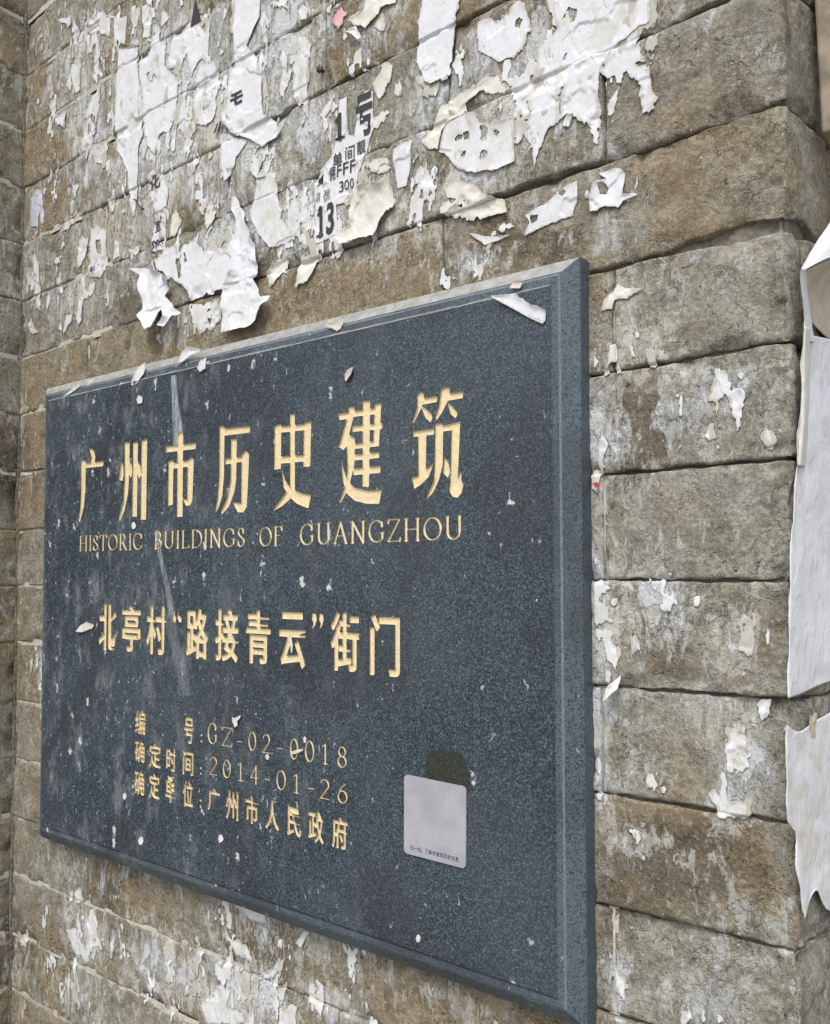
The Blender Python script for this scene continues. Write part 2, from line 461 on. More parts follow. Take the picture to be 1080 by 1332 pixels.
def knots(n):
    e = [0, .0011, .0024, .0045]
    return e
def axis(L, step):
    e = [0, .0010, .0022, .0042, .007]
    n = max(2, int((L - .014) / step))
    mid = list(np.linspace(.007, L - .007, n + 1)[1:-1])
    return np.array(e + mid + [L - q for q in e[::-1]]) / L

wall = empty('brick_wall', (XL, 0, -1.45))
tag(wall, 'long grey brick wall face behind the dark plaque, covered in torn white bill paper', 'wall')
wall2 = empty('brick_wall', (XL, -.25, -1.45))
tag(wall2, 'narrow brick return wall jutting out at the far left edge of the picture', 'wall')

nb = 0
for r in range(NR):
    c = COLS[r]
    for j in range(len(c) - 1):
        b = BR[(r, j)]
        s0, s1 = c[j], c[j + 1]
        sm = (s0 + s1) / 2
        gl = .0004 + .0006 * float(sstep(-.6, -.2, s0)); gr = .0004 + .0006 * float(sstep(-.6, -.2, s1))
        if abs(s0 - XL) < 1e-6 : gl = .0005
        if abs(s1 - XL) < 1e-6: gr = .0005
        step = .0017 if sm > -.3 else .0038
        us = axis(s1 - s0, step); 
        if s0 < X0 < s1:   # extra columns round the corner
            ex = (np.linspace(X0 - .004, X0 + RC * SPL + .004, 12) - s0) / (s1 - s0); us = np.unique(np.concatenate([us, ex]))
        vs = axis(.0725, step)
        S, V = np.meshgrid(s0 + gl + us * (s1 - s0 - gl - gr), vs)
        zt = zline(r, S) - gap(r, S)[1]; zb = zline(r + 1, S) + gap(r + 1, S)[0]
        Z = zb + V * (zt - zb)
        # uneven outline
        ew = (fbm(S * 110, Z * 110, b['seed'] + 50, 3) - .5)
        edge = np.minimum(V, 1 - V) * .0725
        Z = Z + ew * .0030 * (1 - sstep(0, .006, edge)) * np.where(V > .5, 1, -1)
        H = brick_h(S, Z, b, S - s0 - gl, s1 - gr - S, zt - Z, Z - zb, 0)
        P = M3(S, Z, H)
        nz, nx = S.shape
        idx = np.arange(nz * nx).reshape(nz, nx)
        F = np.stack([idx[:-1, :-1], idx[:-1, 1:], idx[1:, 1:], idx[1:, :-1]], -1).reshape(-1, 4).tolist()
        # skirt going back into the wall
        ring = list(idx[0, :]) + list(idx[1:, -1]) + list(idx[-1, -2::-1]) + list(idx[-2:0:-1, 0])
        Pf = P.reshape(-1, 3)
        Sr = S.reshape(-1)[ring]; Zr = Z.reshape(-1)[ring]
        back = M3(Sr, Zr, -.016); n0 = len(Pf)
        Vv = np.concatenate([Pf, back])
        for q in range(len(ring)):
            q2 = (q + 1) % len(ring); F.append([ring[q2], ring[q], n0 + q, n0 + q2])
        # masks only where the bricks are seen
        SS = np.concatenate([S.reshape(-1), Sr]); ZZ = np.concatenate([Z.reshape(-1), Zr])
        off_corner = np.where(SS > XR + .01, 0.25, 1.0)
        sx = np.where(SS < XL, XL + (XL - SS) * .3, SS)
        low_ = lambda f_, sd: (fbm(SS * f_, ZZ * f_, sd, 3) - .5)
        rightc = sstep(-.30, -.24, SS) * (ZZ < .21)
        at = dict(tint=np.clip(b['tint'] + 1.1 * low_(22, 401), 0, 1), tan=np.clip(b['tan'] + blobsum(TAN, SS, ZZ) + .9 * low_(20, 402), 0, 1),
                  dark=np.clip(blobsum(DRK, sx, ZZ) * 1.5 + .5 * low_(30, 403), 0, 1) * off_corner + .08,
                  resid=np.clip(blobsum(RES, sx, ZZ) * 1.2 * off_corner + .12 + .5 * low_(24, 404) + .14 * rightc, 0, 1))
        par = wall2 if s1 <= XL + 1e-6 else wall
        mesh_obj('brick', Vv, F, M_BRICK, par, smooth=True, attrs=at); nb += 1

# mortar in the joints
def strip(cs, cz, hw, vertical, k):
    pass
def build_mortar(parent, lo, hi):
    V = []; F = []; L = []
    def add(Sg, Zg, vert=False):
        nz, nx = Sg.shape; b = sum(len(a) for a in V)
        t = sstep(-.78, -.42, Sg); low = sstep(-.26, -.34, Zg) if False else (1 - sstep(-.36, -.26, Zg))
        n = fbm(Sg * 60, Zg * 60, 91, 3)
        nn = fbm(Sg * 9, Zg * 14, 92, 2)
        top = sstep(.25, .36, Zg) * (1 - sstep(-.88, -.8, Sg))
        prow = np.clip((1 - t) * (sstep(.30, .5, nn) * .5 + .5) * .9 + low * .6 + (Sg < -.8) * .4 - .1, 0, 1)
        prow = np.where((Zg > .22) & (Sg > -.85), prow * .12, prow)
        prow = np.where(Sg > XR - .25, .0, prow)
        if vert: prow = np.where((Sg > XR - .16) & (Zg < .2), .75 * sstep(.3, .5, nn) , prow * .7)
        h = -.0075 + .0061 * prow + .0014 * (n - .5)
        V.append(M3(Sg, Zg, h).reshape(-1, 3)); L.append(np.clip(prow * 1.15 + (n - .5) * .8, 0, 1).reshape(-1))
        idx = np.arange(nz * nx).reshape(nz, nx) + b
        F.extend(np.stack([idx[:-1, :-1], idx[:-1, 1:], idx[1:, 1:], idx[1:, :-1]], -1).reshape(-1, 4).tolist())
    for k in range(NR + 1):
        s = np.arange(lo, hi, .003)
        o = np.linspace(-.009 if k == 10 else -.004, .011 if k == 10 else .004, 6)
        Sg, Og = np.meshgrid(s, o); add(Sg, zline(k, Sg) + Og)
    for r in range(NR):
        for c in COLS[r]:
            if not (lo <= c <= hi): continue
            o = np.linspace(-.0035, .0035, 4); t = np.linspace(0, 1, 24)
            Og, Tg = np.meshgrid(o, t); Sg = c + Og
            add(Sg, zline(r + 1, Sg) * (1 - Tg) + zline(r, Sg) * Tg, True)
    return mesh_obj('mortar', np.concatenate(V), F, M_MORTAR, parent, smooth=True, attrs=dict(lime=np.concatenate(L)))
mo = build_mortar(wall, XL + .002, S_END)
mo2 = build_mortar(wall2, S_BEG, XL - .002)
M_CORE = mat_plain('wall_core', (.16, .145, .115), .95, .3, 40, .002)
def box_mesh(x0, x1, y0, y1, z0, z1):
    v = [(x, y, z) for x in (x0, x1) for y in (y0, y1) for z in (z0, z1)]
    f = [(0, 1, 3, 2), (4, 6, 7, 5), (0, 4, 5, 1), (2, 3, 7, 6), (0, 2, 6, 4), (1, 5, 7, 3)]
    return v, f
def prism(poly, z0, z1):
    n = len(poly); v = [(x, y, z0) for x, y in poly] + [(x, y, z1) for x, y in poly]
    f = [list(range(n))[::-1], list(range(n, 2 * n))] + [[i, (i + 1) % n, n + (i + 1) % n, n + i] for i in range(n)]
    return v, f
zlo, zhi = -1.45, .99
ex = M3(np.array([S_END]), 0, -.0095)[0]
v, f = prism([(XL - .30, .0095), (X0, .0095), (ex[0], ex[1]), (ex[0] - .3, ex[1] + .05), (XL - .30, ex[1] + .05)], zlo, zhi)
mesh_obj('core', v, f, M_CORE, wall)
v, f = box_mesh(XL - .25, XL - .0095, -.419, -.001, zlo, zhi); mesh_obj('core', v, f, M_CORE, wall2)

M_CORNER = mat_plain('corner_mortar', (.17, .155, .12), .95, .5, 200, .002)
v, f = box_mesh(XL - .007, XL + .0016, -.0016, .007, -.75, .98); mesh_obj('corner_mortar', v, f, M_CORNER, wall)
# ground
M_GROUND = mat_plain('pavement', (.22, .21, .19), .9, .2, 3, .01)
v, f = box_mesh(-150, 150, -150, 150, -1.6, -1.45)
g = mesh_obj('ground', v, f, M_GROUND); tag(g, kind='structure')

# ------------------------------------------------------------------ plaque
FY = -.024
def PF(px, py): return PW(px, py, FY)
c4 = [PF(62, 522), PF(713, 372), PF(721, 1297), PF(54, 1073)]
fx0 = (c4[0][0] + c4[3][0]) / 2; fx1 = (c4[1][0] + c4[2][0]) / 2
def t_granite(name='dark_granite', hone=0.0):
    t = NT(name); p = t.pos(); nrm = t.n('ShaderNodeNewGeometry').outputs['Normal']
    v = t.voro(p, 1100, out='Color'); g = t.sep(v)[0]; v2 = t.voro(p, 1000, out='Color'); g2 = t.sep(v2)[1]
    n = t.noise(p, 6, 3, .6); nf = t.noise(p, 1300, 3, .7)
    c = t.mix(g, (.011, .017, .024), (.055, .079, .100))
    if hone: c = t.mix(hone, c, (.125, .170, .205))
    c = t.mix(t.math('MULTIPLY', t.ramp(g2, .80, .95), .7), c, (.115, .15, .185))
    c = t.mix(t.math('MULTIPLY', t.ramp(g2, .28, .12), .8), c, (.009, .011, .015))
    c = t.mix(t.ramp(n, .40, .66, .0, .16), c, (.10, .125, .14))
    c = t.mix(t.ramp(t.noise(p, 9, 2, .5), .5, .62, 0, .35), c, (.022, .023, .026))
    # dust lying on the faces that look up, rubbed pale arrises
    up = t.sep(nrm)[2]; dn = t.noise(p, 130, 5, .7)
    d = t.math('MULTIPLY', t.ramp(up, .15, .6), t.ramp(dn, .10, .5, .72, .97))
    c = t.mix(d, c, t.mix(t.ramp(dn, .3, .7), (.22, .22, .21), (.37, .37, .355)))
    # lime splashes
    ps = t.scale(p, (1, 1, .62)); xz = t.sep(p)
    dens = t.ramp(xz[0], -.30, -.90)
    wv = t.n('ShaderNodeTexNoise'); t.put(wv.inputs['Vector'], p); wv.inputs['Scale'].default_value = 160; wv.inputs['Detail'].default_value = 4
    wa = t.n('ShaderNodeVectorMath', operation='MULTIPLY_ADD'); t.put(wa.inputs[0], wv.outputs['Color']); wa.inputs[1].default_value = (.010, .010, .014); t.put(wa.inputs[2], ps); ps = wa.outputs[0]
    sp = t.voro(ps, 62); spc = t.sep(t.voro(ps, 62, out='Color'))[0]; spn = t.noise(ps, 500, 4, .8)
    m1 = t.math('MULTIPLY', t.ramp(t.math('ADD', sp, t.math('MULTIPLY', t.math('SUBTRACT', spn, .5), .5)), .20, .10), t.ramp(t.math('ADD', spc, t.math('MULTIPLY', dens, .30)), .93, .97))
    sp2 = t.voro(ps, 190); spc2 = t.sep(t.voro(ps, 190, out='Color'))[0]
    m2 = t.math('MULTIPLY', t.ramp(t.math('ADD', sp2, t.math('MULTIPLY', t.math('SUBTRACT', spn, .5), .6)), .26, .10), t.ramp(t.math('ADD', spc2, t.math('MULTIPLY', dens, .26)), .93, .98))
    m = t.math('MAXIMUM', m1, t.math('MULTIPLY', m2, .6))
    haze = t.math('MULTIPLY', t.math('MULTIPLY', t.ramp(t.noise(t.scale(p, (1, 1, .5)), 40, 6, .75), .48, .70), .26), dens)
    c = t.mix(haze, c, (.5, .52, .54))
    c = t.mix(t.math('MULTIPLY', m, .85), c, (.60, .62, .62))
    # run of dried wash below the upper edge
    (ax, az), (bx, bz) = PF(226, 488), PF(232, 580)
    (qx, qz) = PF(212, 760)
    def streak(ax, az, bx, bz, w0, w1, amt, c):
        tt = t.ramp(xz[2], bz, az)  # 1 at the top
        cxn = t.math('ADD', bx, t.math('MULTIPLY', tt, ax - bx)); w_ = t.math('ADD', w1, t.math('MULTIPLY', tt, w0 - w1))
        dx = t.math('DIVIDE', t.math('ABSOLUTE', t.math('SUBTRACT', xz[0], cxn)), w_)
        inside = t.math('MULTIPLY', t.math('GREATER_THAN', xz[2], min(az, bz)), t.math('LESS_THAN', xz[2], max(az, bz)))
        sn = t.noise(t.scale(p, (1, 1, .12)), 420, 4, .7)
        k = t.math('MULTIPLY', t.math('MULTIPLY', t.ramp(dx, 1.0, .5), inside), t.ramp(sn, .38, .62, .25, 1.0))
        return t.mix(t.math('MULTIPLY', k, amt), c, (.42, .46, .50))
    c = streak(ax, az, bx, bz, .0055, .010, .75, c)
    c = streak(PF(205, 690)[0], PF(205, 690)[1], PF(222, 800)[0], PF(222, 800)[1], .004, .006, .5, c)
    c = streak(PF(222, 800)[0], PF(222, 800)[1], PF(240, 905)[0], PF(240, 905)[1], .010, .012, .22, c)
    t.put(t.b.inputs['Base Color'], c)
    t.put(t.b.inputs['Roughness'], t.ramp(n, .3, .7, .40, .56)); t.b.inputs['Specular IOR Level'].default_value = .38
    t.put(t.b.inputs['Normal'], t.bump(t.math('ADD', t.math('MULTIPLY', g, .4), nf), .00025, .6)); return t.m
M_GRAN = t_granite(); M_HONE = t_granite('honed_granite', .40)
M_GRANE = mat_plain('rubbed_granite_edge', (.13, .15, .165), .7, .35, 600)
def t_gold():
    t = NT('gold_paint'); p = t.pos(); n = t.noise(p, 300, 4, .7); m = t.noise(p, 60, 3, .6)
    c = t.mix(t.ramp(n, .3, .7), (.61, .49, .285), (.74, .62, .385))
    c = t.mix(t.math('MULTIPLY', t.ramp(m, .5, .7), .3), c, (.50, .46, .36))
    c = t.mix(t.ramp(t.noise(p, 190, 6, .8), .68, .76), c, (.16, .15, .13))
    t.put(t.b.inputs['Base Color'], c); t.b.inputs['Roughness'].default_value = .55; t.b.inputs['Metallic'].default_value = .0
    t.put(t.b.inputs['Normal'], t.bump(n, .0005)); return t.m
M_GOLD = t_gold()

plq = empty('stone_plaque', ((fx0 + fx1) / 2, 0, c4[3][1]))
tag(plq, 'dark grey granite plaque with gold carved Chinese and English lettering mounted on the brick wall', 'plaque')

GLYPHS = []      # (name, verts2d, faces)
def add_glyph(name, V, F): GLYPHS.append((name, V, F))
def field_glyph(name, prims, cell, pad=.002, rnd=0.0):
    """prims: ('poly', pts) or ('cap', a, b, r)"""
    pts = []
    for q in prims:
        if q[0] == 'poly': pts += list(q[1])
        else: pts += [q[1], q[2]]
    pts = np.array(pts); lo = pts.min(0) - pad; hi = pts.max(0) + pad
    xs = np.arange(lo[0], hi[0], cell); zs = np.arange(lo[1], hi[1], cell)
    X, Z = np.meshgrid(xs, zs); Fd = np.full(X.shape, 1e9)
    for q in prims:
        if q[0] == 'poly': d = poly_sdf(X, Z, q[1]) - rnd
        else:
            a = np.array(q[1]); b = np.array(q[2]); e = b - a
            tt = np.clip(((X - a[0]) * e[0] + (Z - a[1]) * e[1]) / (e @ e + 1e-12), 0, 1)
            d = np.hypot(X - a[0] - e[0] * tt, Z - a[1] - e[1] * tt) - q[3]
        Fd = np.minimum(Fd, d)
    V, F = iso_mesh(Fd, xs, zs)
    return V, F

# the seven big characters, traced stroke by stroke (views: origin, scale)
ZA = (80, 480, 3.857); ZB = (340, 480, 3.857)
BIG = [
 (ZA, [[(140,398),(160,405),(170,440),(165,470),(145,470),(152,440)], [(112,475),(212,460),(208,487),(112,497)],
       [(100,458),(122,458),(120,600),(112,690),(100,740),(90,770),(86,755),(95,700),(100,600)]]),
 (ZA, [[(300,460),(310,490),(312,530),(306,560),(290,555),(296,510)], [(318,368),(342,366),(340,520),(334,620),(316,710),(292,765),(290,745),(312,660),(318,560)],
       [(341,465),(352,480),(355,520),(349,545),(341,530)], [(360,368),(384,366),(378,740),(356,740)], [(382,465),(396,485),(400,530),(390,548),(381,520)], [(403,360),(430,348),(424,755),(398,755)]]),
 (ZA, [[(583,330),(600,312),(610,335),(607,740),(580,742)], [(527,388),(676,370),(672,400),(524,418)], [(538,462),(562,455),(558,680),(536,685)],
       [(550,472),(640,458),(640,488),(550,500)], [(634,455),(655,442),(664,455),(656,660),(646,682),(625,685),(610,650),(632,655)]]),
 (ZA, [[(805,300),(948,286),(944,318),(805,335)], [(795,285),(818,290),(815,540),(805,640),(790,690),(773,722),(785,640),(793,540)],
       [(824,450),(920,438),(920,462),(822,478)], [(852,352),(880,350),(876,560),(866,620),(840,690),(806,728),(802,715),(832,650),(850,560)],
       [(905,430),(922,408),(942,425),(930,690),(912,718),(885,718),(866,680),(862,668),(903,672)]]),
 (ZB, [[(68,285),(100,275),(98,500),(66,505)], [(85,290),(225,275),(225,305),(85,320)], [(215,270),(250,262),(245,488),(212,490)], [(85,440),(225,430),(225,462),(85,475)],
       [(145,225),(168,225),(168,610),(145,615)], [(146,590),(168,600),(142,655),(100,690),(62,712),(66,700),(110,640)],
       [(104,500),(120,560),(150,600),(200,622),(250,632),(236,698),(180,675),(140,640),(112,590)]]),
 (ZB, [[(388,225),(440,215),(438,190),(468,188),(465,230),(440,330),(470,345),(466,480),(440,590),(400,670),(392,668),(425,580),(435,500),(430,385),(412,405),(390,390),(430,250),(392,255)],
       [(402,450),(412,500),(430,560),(470,595),(540,610),(605,605),(590,675),(530,675),(470,660),(430,625),(410,560)],
       [(510,160),(546,158),(540,590),(508,590)], [(460,212),(600,190),(598,222),(458,240)], [(570,175),(602,170),(590,385),(562,390)],
       [(458,285),(608,270),(606,300),(458,315)], [(470,375),(590,358),(590,385),(470,400)], [(465,430),(592,415),(590,445),(465,458)], [(462,500),(598,485),(596,520),(462,532)]]),
 (ZB, [[(785,125),(805,112),(818,130),(800,200),(765,272),(762,262),(785,190)], [(800,148),(885,135),(880,165),(800,180)], [(800,185),(815,190),(855,225),(858,250),(848,265),(825,245)],
       [(905,100),(925,90),(948,95),(935,160),(905,220),(880,255),(876,240),(895,180)], [(925,125),(1013,112),(1010,145),(925,160)], [(935,165),(975,205),(985,225),(975,245),(950,225)],
       [(765,312),(868,298),(866,328),(765,340)], [(788,325),(828,320),(825,520),(790,545)], [(757,545),(790,535),(830,500),(866,470),(840,540),(800,580),(768,600)],
       [(875,275),(905,270),(912,290),(910,480),(890,560),(860,620),(830,655),(835,635),(868,560),(872,480)], [(895,285),(965,272),(965,305),(895,315)],
       [(958,270),(998,262),(985,560),(995,520),(1005,510),(1003,560),(1015,575),(1005,620),(985,645),(960,640),(945,610),(950,560)], [(920,440),(940,470),(948,520),(935,545),(915,520)]]),
]
for view, strokes in BIG:
    pr = [('poly', [PF(view[0] + x / view[2], view[1] + y / view[2]) for x, y in st]) for st in strokes]
    V, F = field_glyph('c', pr, .0007, rnd=.0001); add_glyph('carved_character', V, F)

# serif capitals and digits from pen strokes; unit box: x 0..w, z 0..1
TH_, TN_ = .062, .026
def arc(cx, cz, rx, rz, a0, a1, n=14):
    return [(cx + rx * math.cos(math.radians(a0 + (a1 - a0) * i / n)), cz + rz * math.sin(math.radians(a0 + (a1 - a0) * i / n))) for i in range(n + 1)]
def sf(x, z, w=.10): return [(x - w, z), (x + w, z)]
def letter(ch):
    b, t = .02, .98
    if ch == 'H': return 1.04, [[(.2, b), (.2, t)], [(.84, b), (.84, t)], [(.2, .52), (.84, .52)], sf(.2, b), sf(.2, t), sf(.84, b), sf(.84, t)]
    if ch == 'I': return .40, [[(.2, b), (.2, t)], sf(.2, b), sf(.2, t)]
    if ch == 'S': return .66, [arc(.33, .74, .20, .24, 35, 180, 10) + [(.20, .60), (.44, .44)] + arc(.33, .26, .23, .24, 30, -145, 12), [(.50, .86), (.50, .74)], [(.12, .14), (.12, .28)]]
    if ch == 'T': return .86, [[(.43, b), (.43, t)], sf(.43, b), [(.08, t), (.78, t)], [(.08, t), (.06, .84)], [(.78, t), (.80, .84)]]
    if ch == 'O': return 1.08, [arc(.54, .5, .44, .48, 0, 360, 28)]
    if ch == 'R': return .92, [[(.2, b), (.2, t)], sf(.2, b), [(.1, t), (.4, t)] + arc(.40, .74, .25, .24, 90, -90, 12) + [(.2, .50)], [(.42, .50), (.78, b), (.88, b)]]
    if ch == 'C': return .96, [arc(.54, .5, .44, .48, 48, 312, 22), [(.84, .88), (.85, .72)], [(.85, .26), (.84, .13)]]
    if ch == 'B': return .84, [[(.2, b), (.2, t)], [(.1, t), (.4, t)] + arc(.40, .76, .22, .22, 90, -90, 10) + [(.2, .54)], [(.42, .54)] + arc(.42, .28, .28, .26, 90, -90, 12) + [(.1, b)]]
    if ch == 'U': return 1.04, [[(.2, t), (.2, .36)] + arc(.51, .34, .31, .32, 180, 360, 14) + [(.82, t)], sf(.2, t), sf(.82, t)]
    if ch == 'L': return .80, [[(.2, t), (.2, b), (.70, b), (.73, .18)], sf(.2, t), sf(.2, b)]
    if ch == 'D': return 1.02, [[(.2, b), (.2, t)], [(.1, t), (.45, t)] + arc(.45, .5, .47, .48, 90, -90, 18) + [(.1, b)]]
    if ch == 'N': return 1.06, [[(.2, b), (.2, t)], [(.2, t), (.85, b)], [(.85, b), (.85, t)], sf(.2, b), sf(.12, t, .08), sf(.85, t)]
    if ch == 'G': return 1.06, [arc(.54, .5, .44, .48, 48, 320, 22) + [(.87, .42)], [(.74, .42), (.97, .42)], [(.84, .88), (.85, .72)]]
    if ch == 'F': return .76, [[(.2, b), (.2, t)], [(.1, t), (.66, t), (.68, .82)], [(.2, .54), (.52, .54)], sf(.2, b)]
    if ch == 'A': return 1.00, [[(.14, b), (.5, t), (.86, b)], [(.27, .36), (.74, .36)], sf(.14, b), sf(.86, b)]
    if ch == 'Z': return .86, [[(.10, .84), (.12, t), (.74, t), (.10, b), (.76, b), (.79, .18)]]
    if ch == '0': return .6, [arc(.3, .5, .22, .48, 0, 360, 26)]
    if ch == '1': return .6, [[(.16, .86), (.32, t), (.32, b)], sf(.32, b, .14)]
    if ch == '2': return .6, [arc(.3, .73, .20, .25, 160, -25, 12) + [(.10, .04), (.54, .04)]]
    if ch == '4': return .6, [[(.40, b), (.40, t), (.06, .32), (.56, .32)]]
    if ch == '6': return .6, [[(.46, t), (.28, .84)] + arc(.30, .32, .22, .30, 150, -210, 22)]
    if ch == '8': return .6, [arc(.3, .75, .18, .23, 0, 360, 20), arc(.3, .28, .22, .26, 0, 360, 20)]
    if ch == '-': return .4, [[(.05, .42), (.35, .42)]]
def pen(strokes, fx, fz, hz, k=1.0, thin=TN_, thick=TH_):
    pr = []
    for st in strokes:
        for a, b in zip(st[:-1], st[1:]):
            dx, dz = b[0] - a[0], b[1] - a[1]; L = math.hypot(dx, dz) + 1e-9
            if L < 1e-5: continue
            diag = dz / L if dx * dz < 0 or abs(dx) < .03 * abs(dz) else dz / L * .55
            r = (thin + (thick - thin) * abs(diag)) * k * hz
            pr.append(('cap', (fx(a[0]), fz(a[1])), (fx(b[0]), fz(b[1])), r))
    return pr
def word(txt, x0, x1, z0a, z0b, z1a, z1b, cell=.00042):
    """letters between X x0..x1; baseline z0a->z0b, cap line z1a->z1b"""
    tot = sum(letter(c)[0] + .06 for c in txt) - .06; u = (x1 - x0) / tot; cur = 0
    for ch in txt:
        wd, st = letter(ch)
        xm = x0 + (cur + wd / 2) * u; t = (xm - x0) / (x1 - x0)
        zb = z0a + (z0b - z0a) * t; zt = z1a + (z1b - z1a) * t; h = zt - zb
        fx = lambda q, c0=cur: x0 + (c0 + q) * u
        fz = lambda q: zb + q * h
        V, F = field_glyph(ch, pen(st, fx, fz, h), cell); add_glyph('carved_letter', V, F)
        cur += wd + .06
def vw(v, x, y): return PF(v[0] + x / v[2], v[1] + y / v[2])
def word_px(txt, v, xl, xr, tl, bl, tr, br):
    a = vw(v, xl, bl); b = vw(v, xr, br); c = vw(v, xl, tl); d = vw(v, xr, tr)
    word(txt, a[0], b[0], a[1], b[1], c[1], d[1])
word_px('HISTORIC', ZA, 86, 405, 838, 913, 822, 906)
word_px('BUILDINGS', ZA, 462, 922, 816, 903, 795, 890)
word_px('OF', ZA, 990, 1110, 795, 890, 788, 885)
word_px('GUANGZHOU', ZB, 190, 1017, 778, 884, 735, 853)
ZR = (160, 910, 6.75); ZS = (300, 930, 6.353)
def digit(ch, v, x0, x1, y0, y1, k=.8):
    xm = (x0 + x1) / 2
    X0_, X1_ = vw(v, x0, (y0 + y1) / 2)[0], vw(v, x1, (y0 + y1) / 2)[0]; zt = vw(v, xm, y0)[1]; zb = vw(v, xm, y1)[1]
    wd, st = letter(ch)
    allx = [q[0] for s_ in st for q in s_]; lo, hi = min(allx), max(allx)
    if hi - lo < .05: lo, hi = 0, .4
    h = zt - zb
    if ch == '-':
        zc = (zt + zb) / 2; pr = [('cap', (X0_, zc), (X1_, zc), .00042)]
    else:
        r = .035 * h
        pr = pen(st, lambda q: X0_ + r + (q - lo) / (hi - lo) * (X1_ - X0_ - 2 * r), lambda q: zb + q * h, h, k, .028, .060)
    V, F = field_glyph(ch, pr, .00032); add_glyph('carved_digit', V, F)
for a in [('G', ZR, 745, 828, 205, 390), ('Z', ZR, 870, 962, 245, 412), ('-', ZR, 1005, 1045, 360, 380),
          ('0', ZS, 148, 210, 140, 295), ('2', ZS, 265, 330, 160, 320), ('-', ZS, 385, 432, 270, 285), ('0', ZS, 492, 558, 195, 368), ('0', ZS, 615, 690, 212, 388),
          ('1', ZS, 755, 808, 240, 408), ('8', ZS, 885, 958, 262, 435),
          ('2', ZR, 762, 830, 505, 665), ('0', ZR, 878, 945, 528, 690), ('1', ZR, 1008, 1056, 555, 715), ('4', ZS, 165, 232, 418, 570), ('-', ZS, 285, 325, 528, 542),
          ('0', ZS, 380, 455, 458, 620), ('1', ZS, 518, 570, 490, 648), ('-', ZS, 640, 690, 602, 616), ('2', ZS, 742, 820, 532, 700), ('6', ZS, 885, 965, 565, 730)]:
    digit(*a)
# colons
for cx_, ya, yb in ((689, 312, 365), (685, 600, 650), (681, 885, 938)):
    pr = []
    for yy in (ya, yb):
        a = vw(ZR, cx_, yy); pr.append(('cap', a, (a[0] + .0001, a[1]), .0011))
    V, F = field_glyph(':', pr, .0003); add_glyph('carved_colon', V, F)
# quotation marks
for v, marks in (((100, 760, 4.696), [[(605,158),(596,185),(606,205),(603,232),(592,228),(588,205),(592,170)], [(628,158),(620,185),(640,208),(638,232),(625,232),(616,205),(618,175)]]),
                 ((310, 760, 4.696), [[(455,175),(475,180),(480,215),(470,250),(450,276),(460,235),(450,212)], [(498,178),(518,184),(522,220),(512,255),(495,278),(504,240),(494,215)]])):
    V, F = field_glyph('q', [('poly', [vw(v, *p_) for p_ in m_]) for m_ in marks], .0004); add_glyph('carved_quotation_mark', V, F)

# font characters -> 2-D outlines fitted to a box
_fc = {}
def font_glyph(ch, bold=0.0):
    key = (ch, bold)
    if key not in _fc:
        cu = bpy.data.curves.new('glyph_source', 'FONT'); cu.body = ch; cu.size = 1.0; cu.offset = bold; cu.resolution_u = 4
        ob = bpy.data.objects.new('glyph_source', cu); COL.objects.link(ob)
        dg = bpy.context.evaluated_depsgraph_get(); me = bpy.data.meshes.new_from_object(ob.evaluated_get(dg))
        V = np.array([(q.co.x, q.co.y) for q in me.vertices]); F = [list(q.vertices) for q in me.polygons]
        # merge coincident points
        mp = {}; new = []; idx = []
        for q in V:
            k = (round(q[0], 5), round(q[1], 5))
            if k not in mp: mp[k] = len(new); new.append(q)
            idx.append(mp[k])
        F2 = []
        for f_ in F:
            g_ = [idx[i] for i in f_]; g_ = [a for i, a in enumerate(g_) if a != g_[i - 1]]
            if len(g_) >= 3:
                ar = sum(new[g_[i]][0] * new[g_[(i + 1) % len(g_)]][1] - new[g_[(i + 1) % len(g_)]][0] * new[g_[i]][1] for i in range(len(g_)))
                F2.append(g_ if ar > 0 else g_[::-1])
        _fc[key] = (np.array(new), F2)
        bpy.data.objects.remove(ob); bpy.data.curves.remove(cu); bpy.data.meshes.remove(me)
    V, F = _fc[key]; return V.copy(), F
def fit(V, x0, x1, z0, z1):
    lo = V.min(0); hi = V.max(0)
    return np.stack([x0 + (V[:, 0] - lo[0]) / (hi[0] - lo[0]) * (x1 - x0), z0 + (V[:, 1] - lo[1]) / (hi[1] - lo[1]) * (z1 - z0)], 1)
Z2A = (100, 760, 4.696); Z2B = (310, 760, 4.696)
def loops_glyph(loops, bold, cell):
    al = np.concatenate(loops); lo = al.min(0) - bold - .0015; hi = al.max(0) + bold + .0015
    xs = np.arange(lo[0], hi[0], cell); zs = np.arange(lo[1], hi[1], cell); X, Z = np.meshgrid(xs, zs)
    D = np.full(X.shape, 1e9); ins = np.zeros(X.shape, bool)
    for lp in loops:
        d = poly_sdf(X, Z, lp); ins ^= d < 0; D = np.minimum(D, np.abs(d))
    return iso_mesh(np.where(ins, -D, D) - bold, xs, zs)
def cjk(ch, v, x0, x1, y0, y1, bold):
    xm, ym = (x0 + x1) / 2, (y0 + y1) / 2
    V, F = font_glyph(ch, 0); V = fit(V, vw(v, x0, ym)[0] + bold, vw(v, x1, ym)[0] - bold, vw(v, xm, y1)[1] + bold, vw(v, xm, y0)[1] - bold)
    V, F = loops_glyph([V[lp] for lp in border(F)], bold, .00034 if y1 - y0 < 290 else .0004)
    add_glyph('carved_character', V, F)
for a in [('北', Z2A, 135, 243, 120, 405), ('亭', Z2A, 276, 390, 130, 413), ('村', Z2A, 425, 548, 130, 430), ('路', Z2A, 668, 802, 148, 455), ('接', Z2A, 845, 988, 150, 472),
          ('青', Z2B, 48, 198, 158, 487), ('云', Z2B, 250, 412, 170, 510), ('街', Z2B, 565, 740, 172, 532), ('门', Z2B, 805, 988, 185, 562)]:
    cjk(*a, .00105)
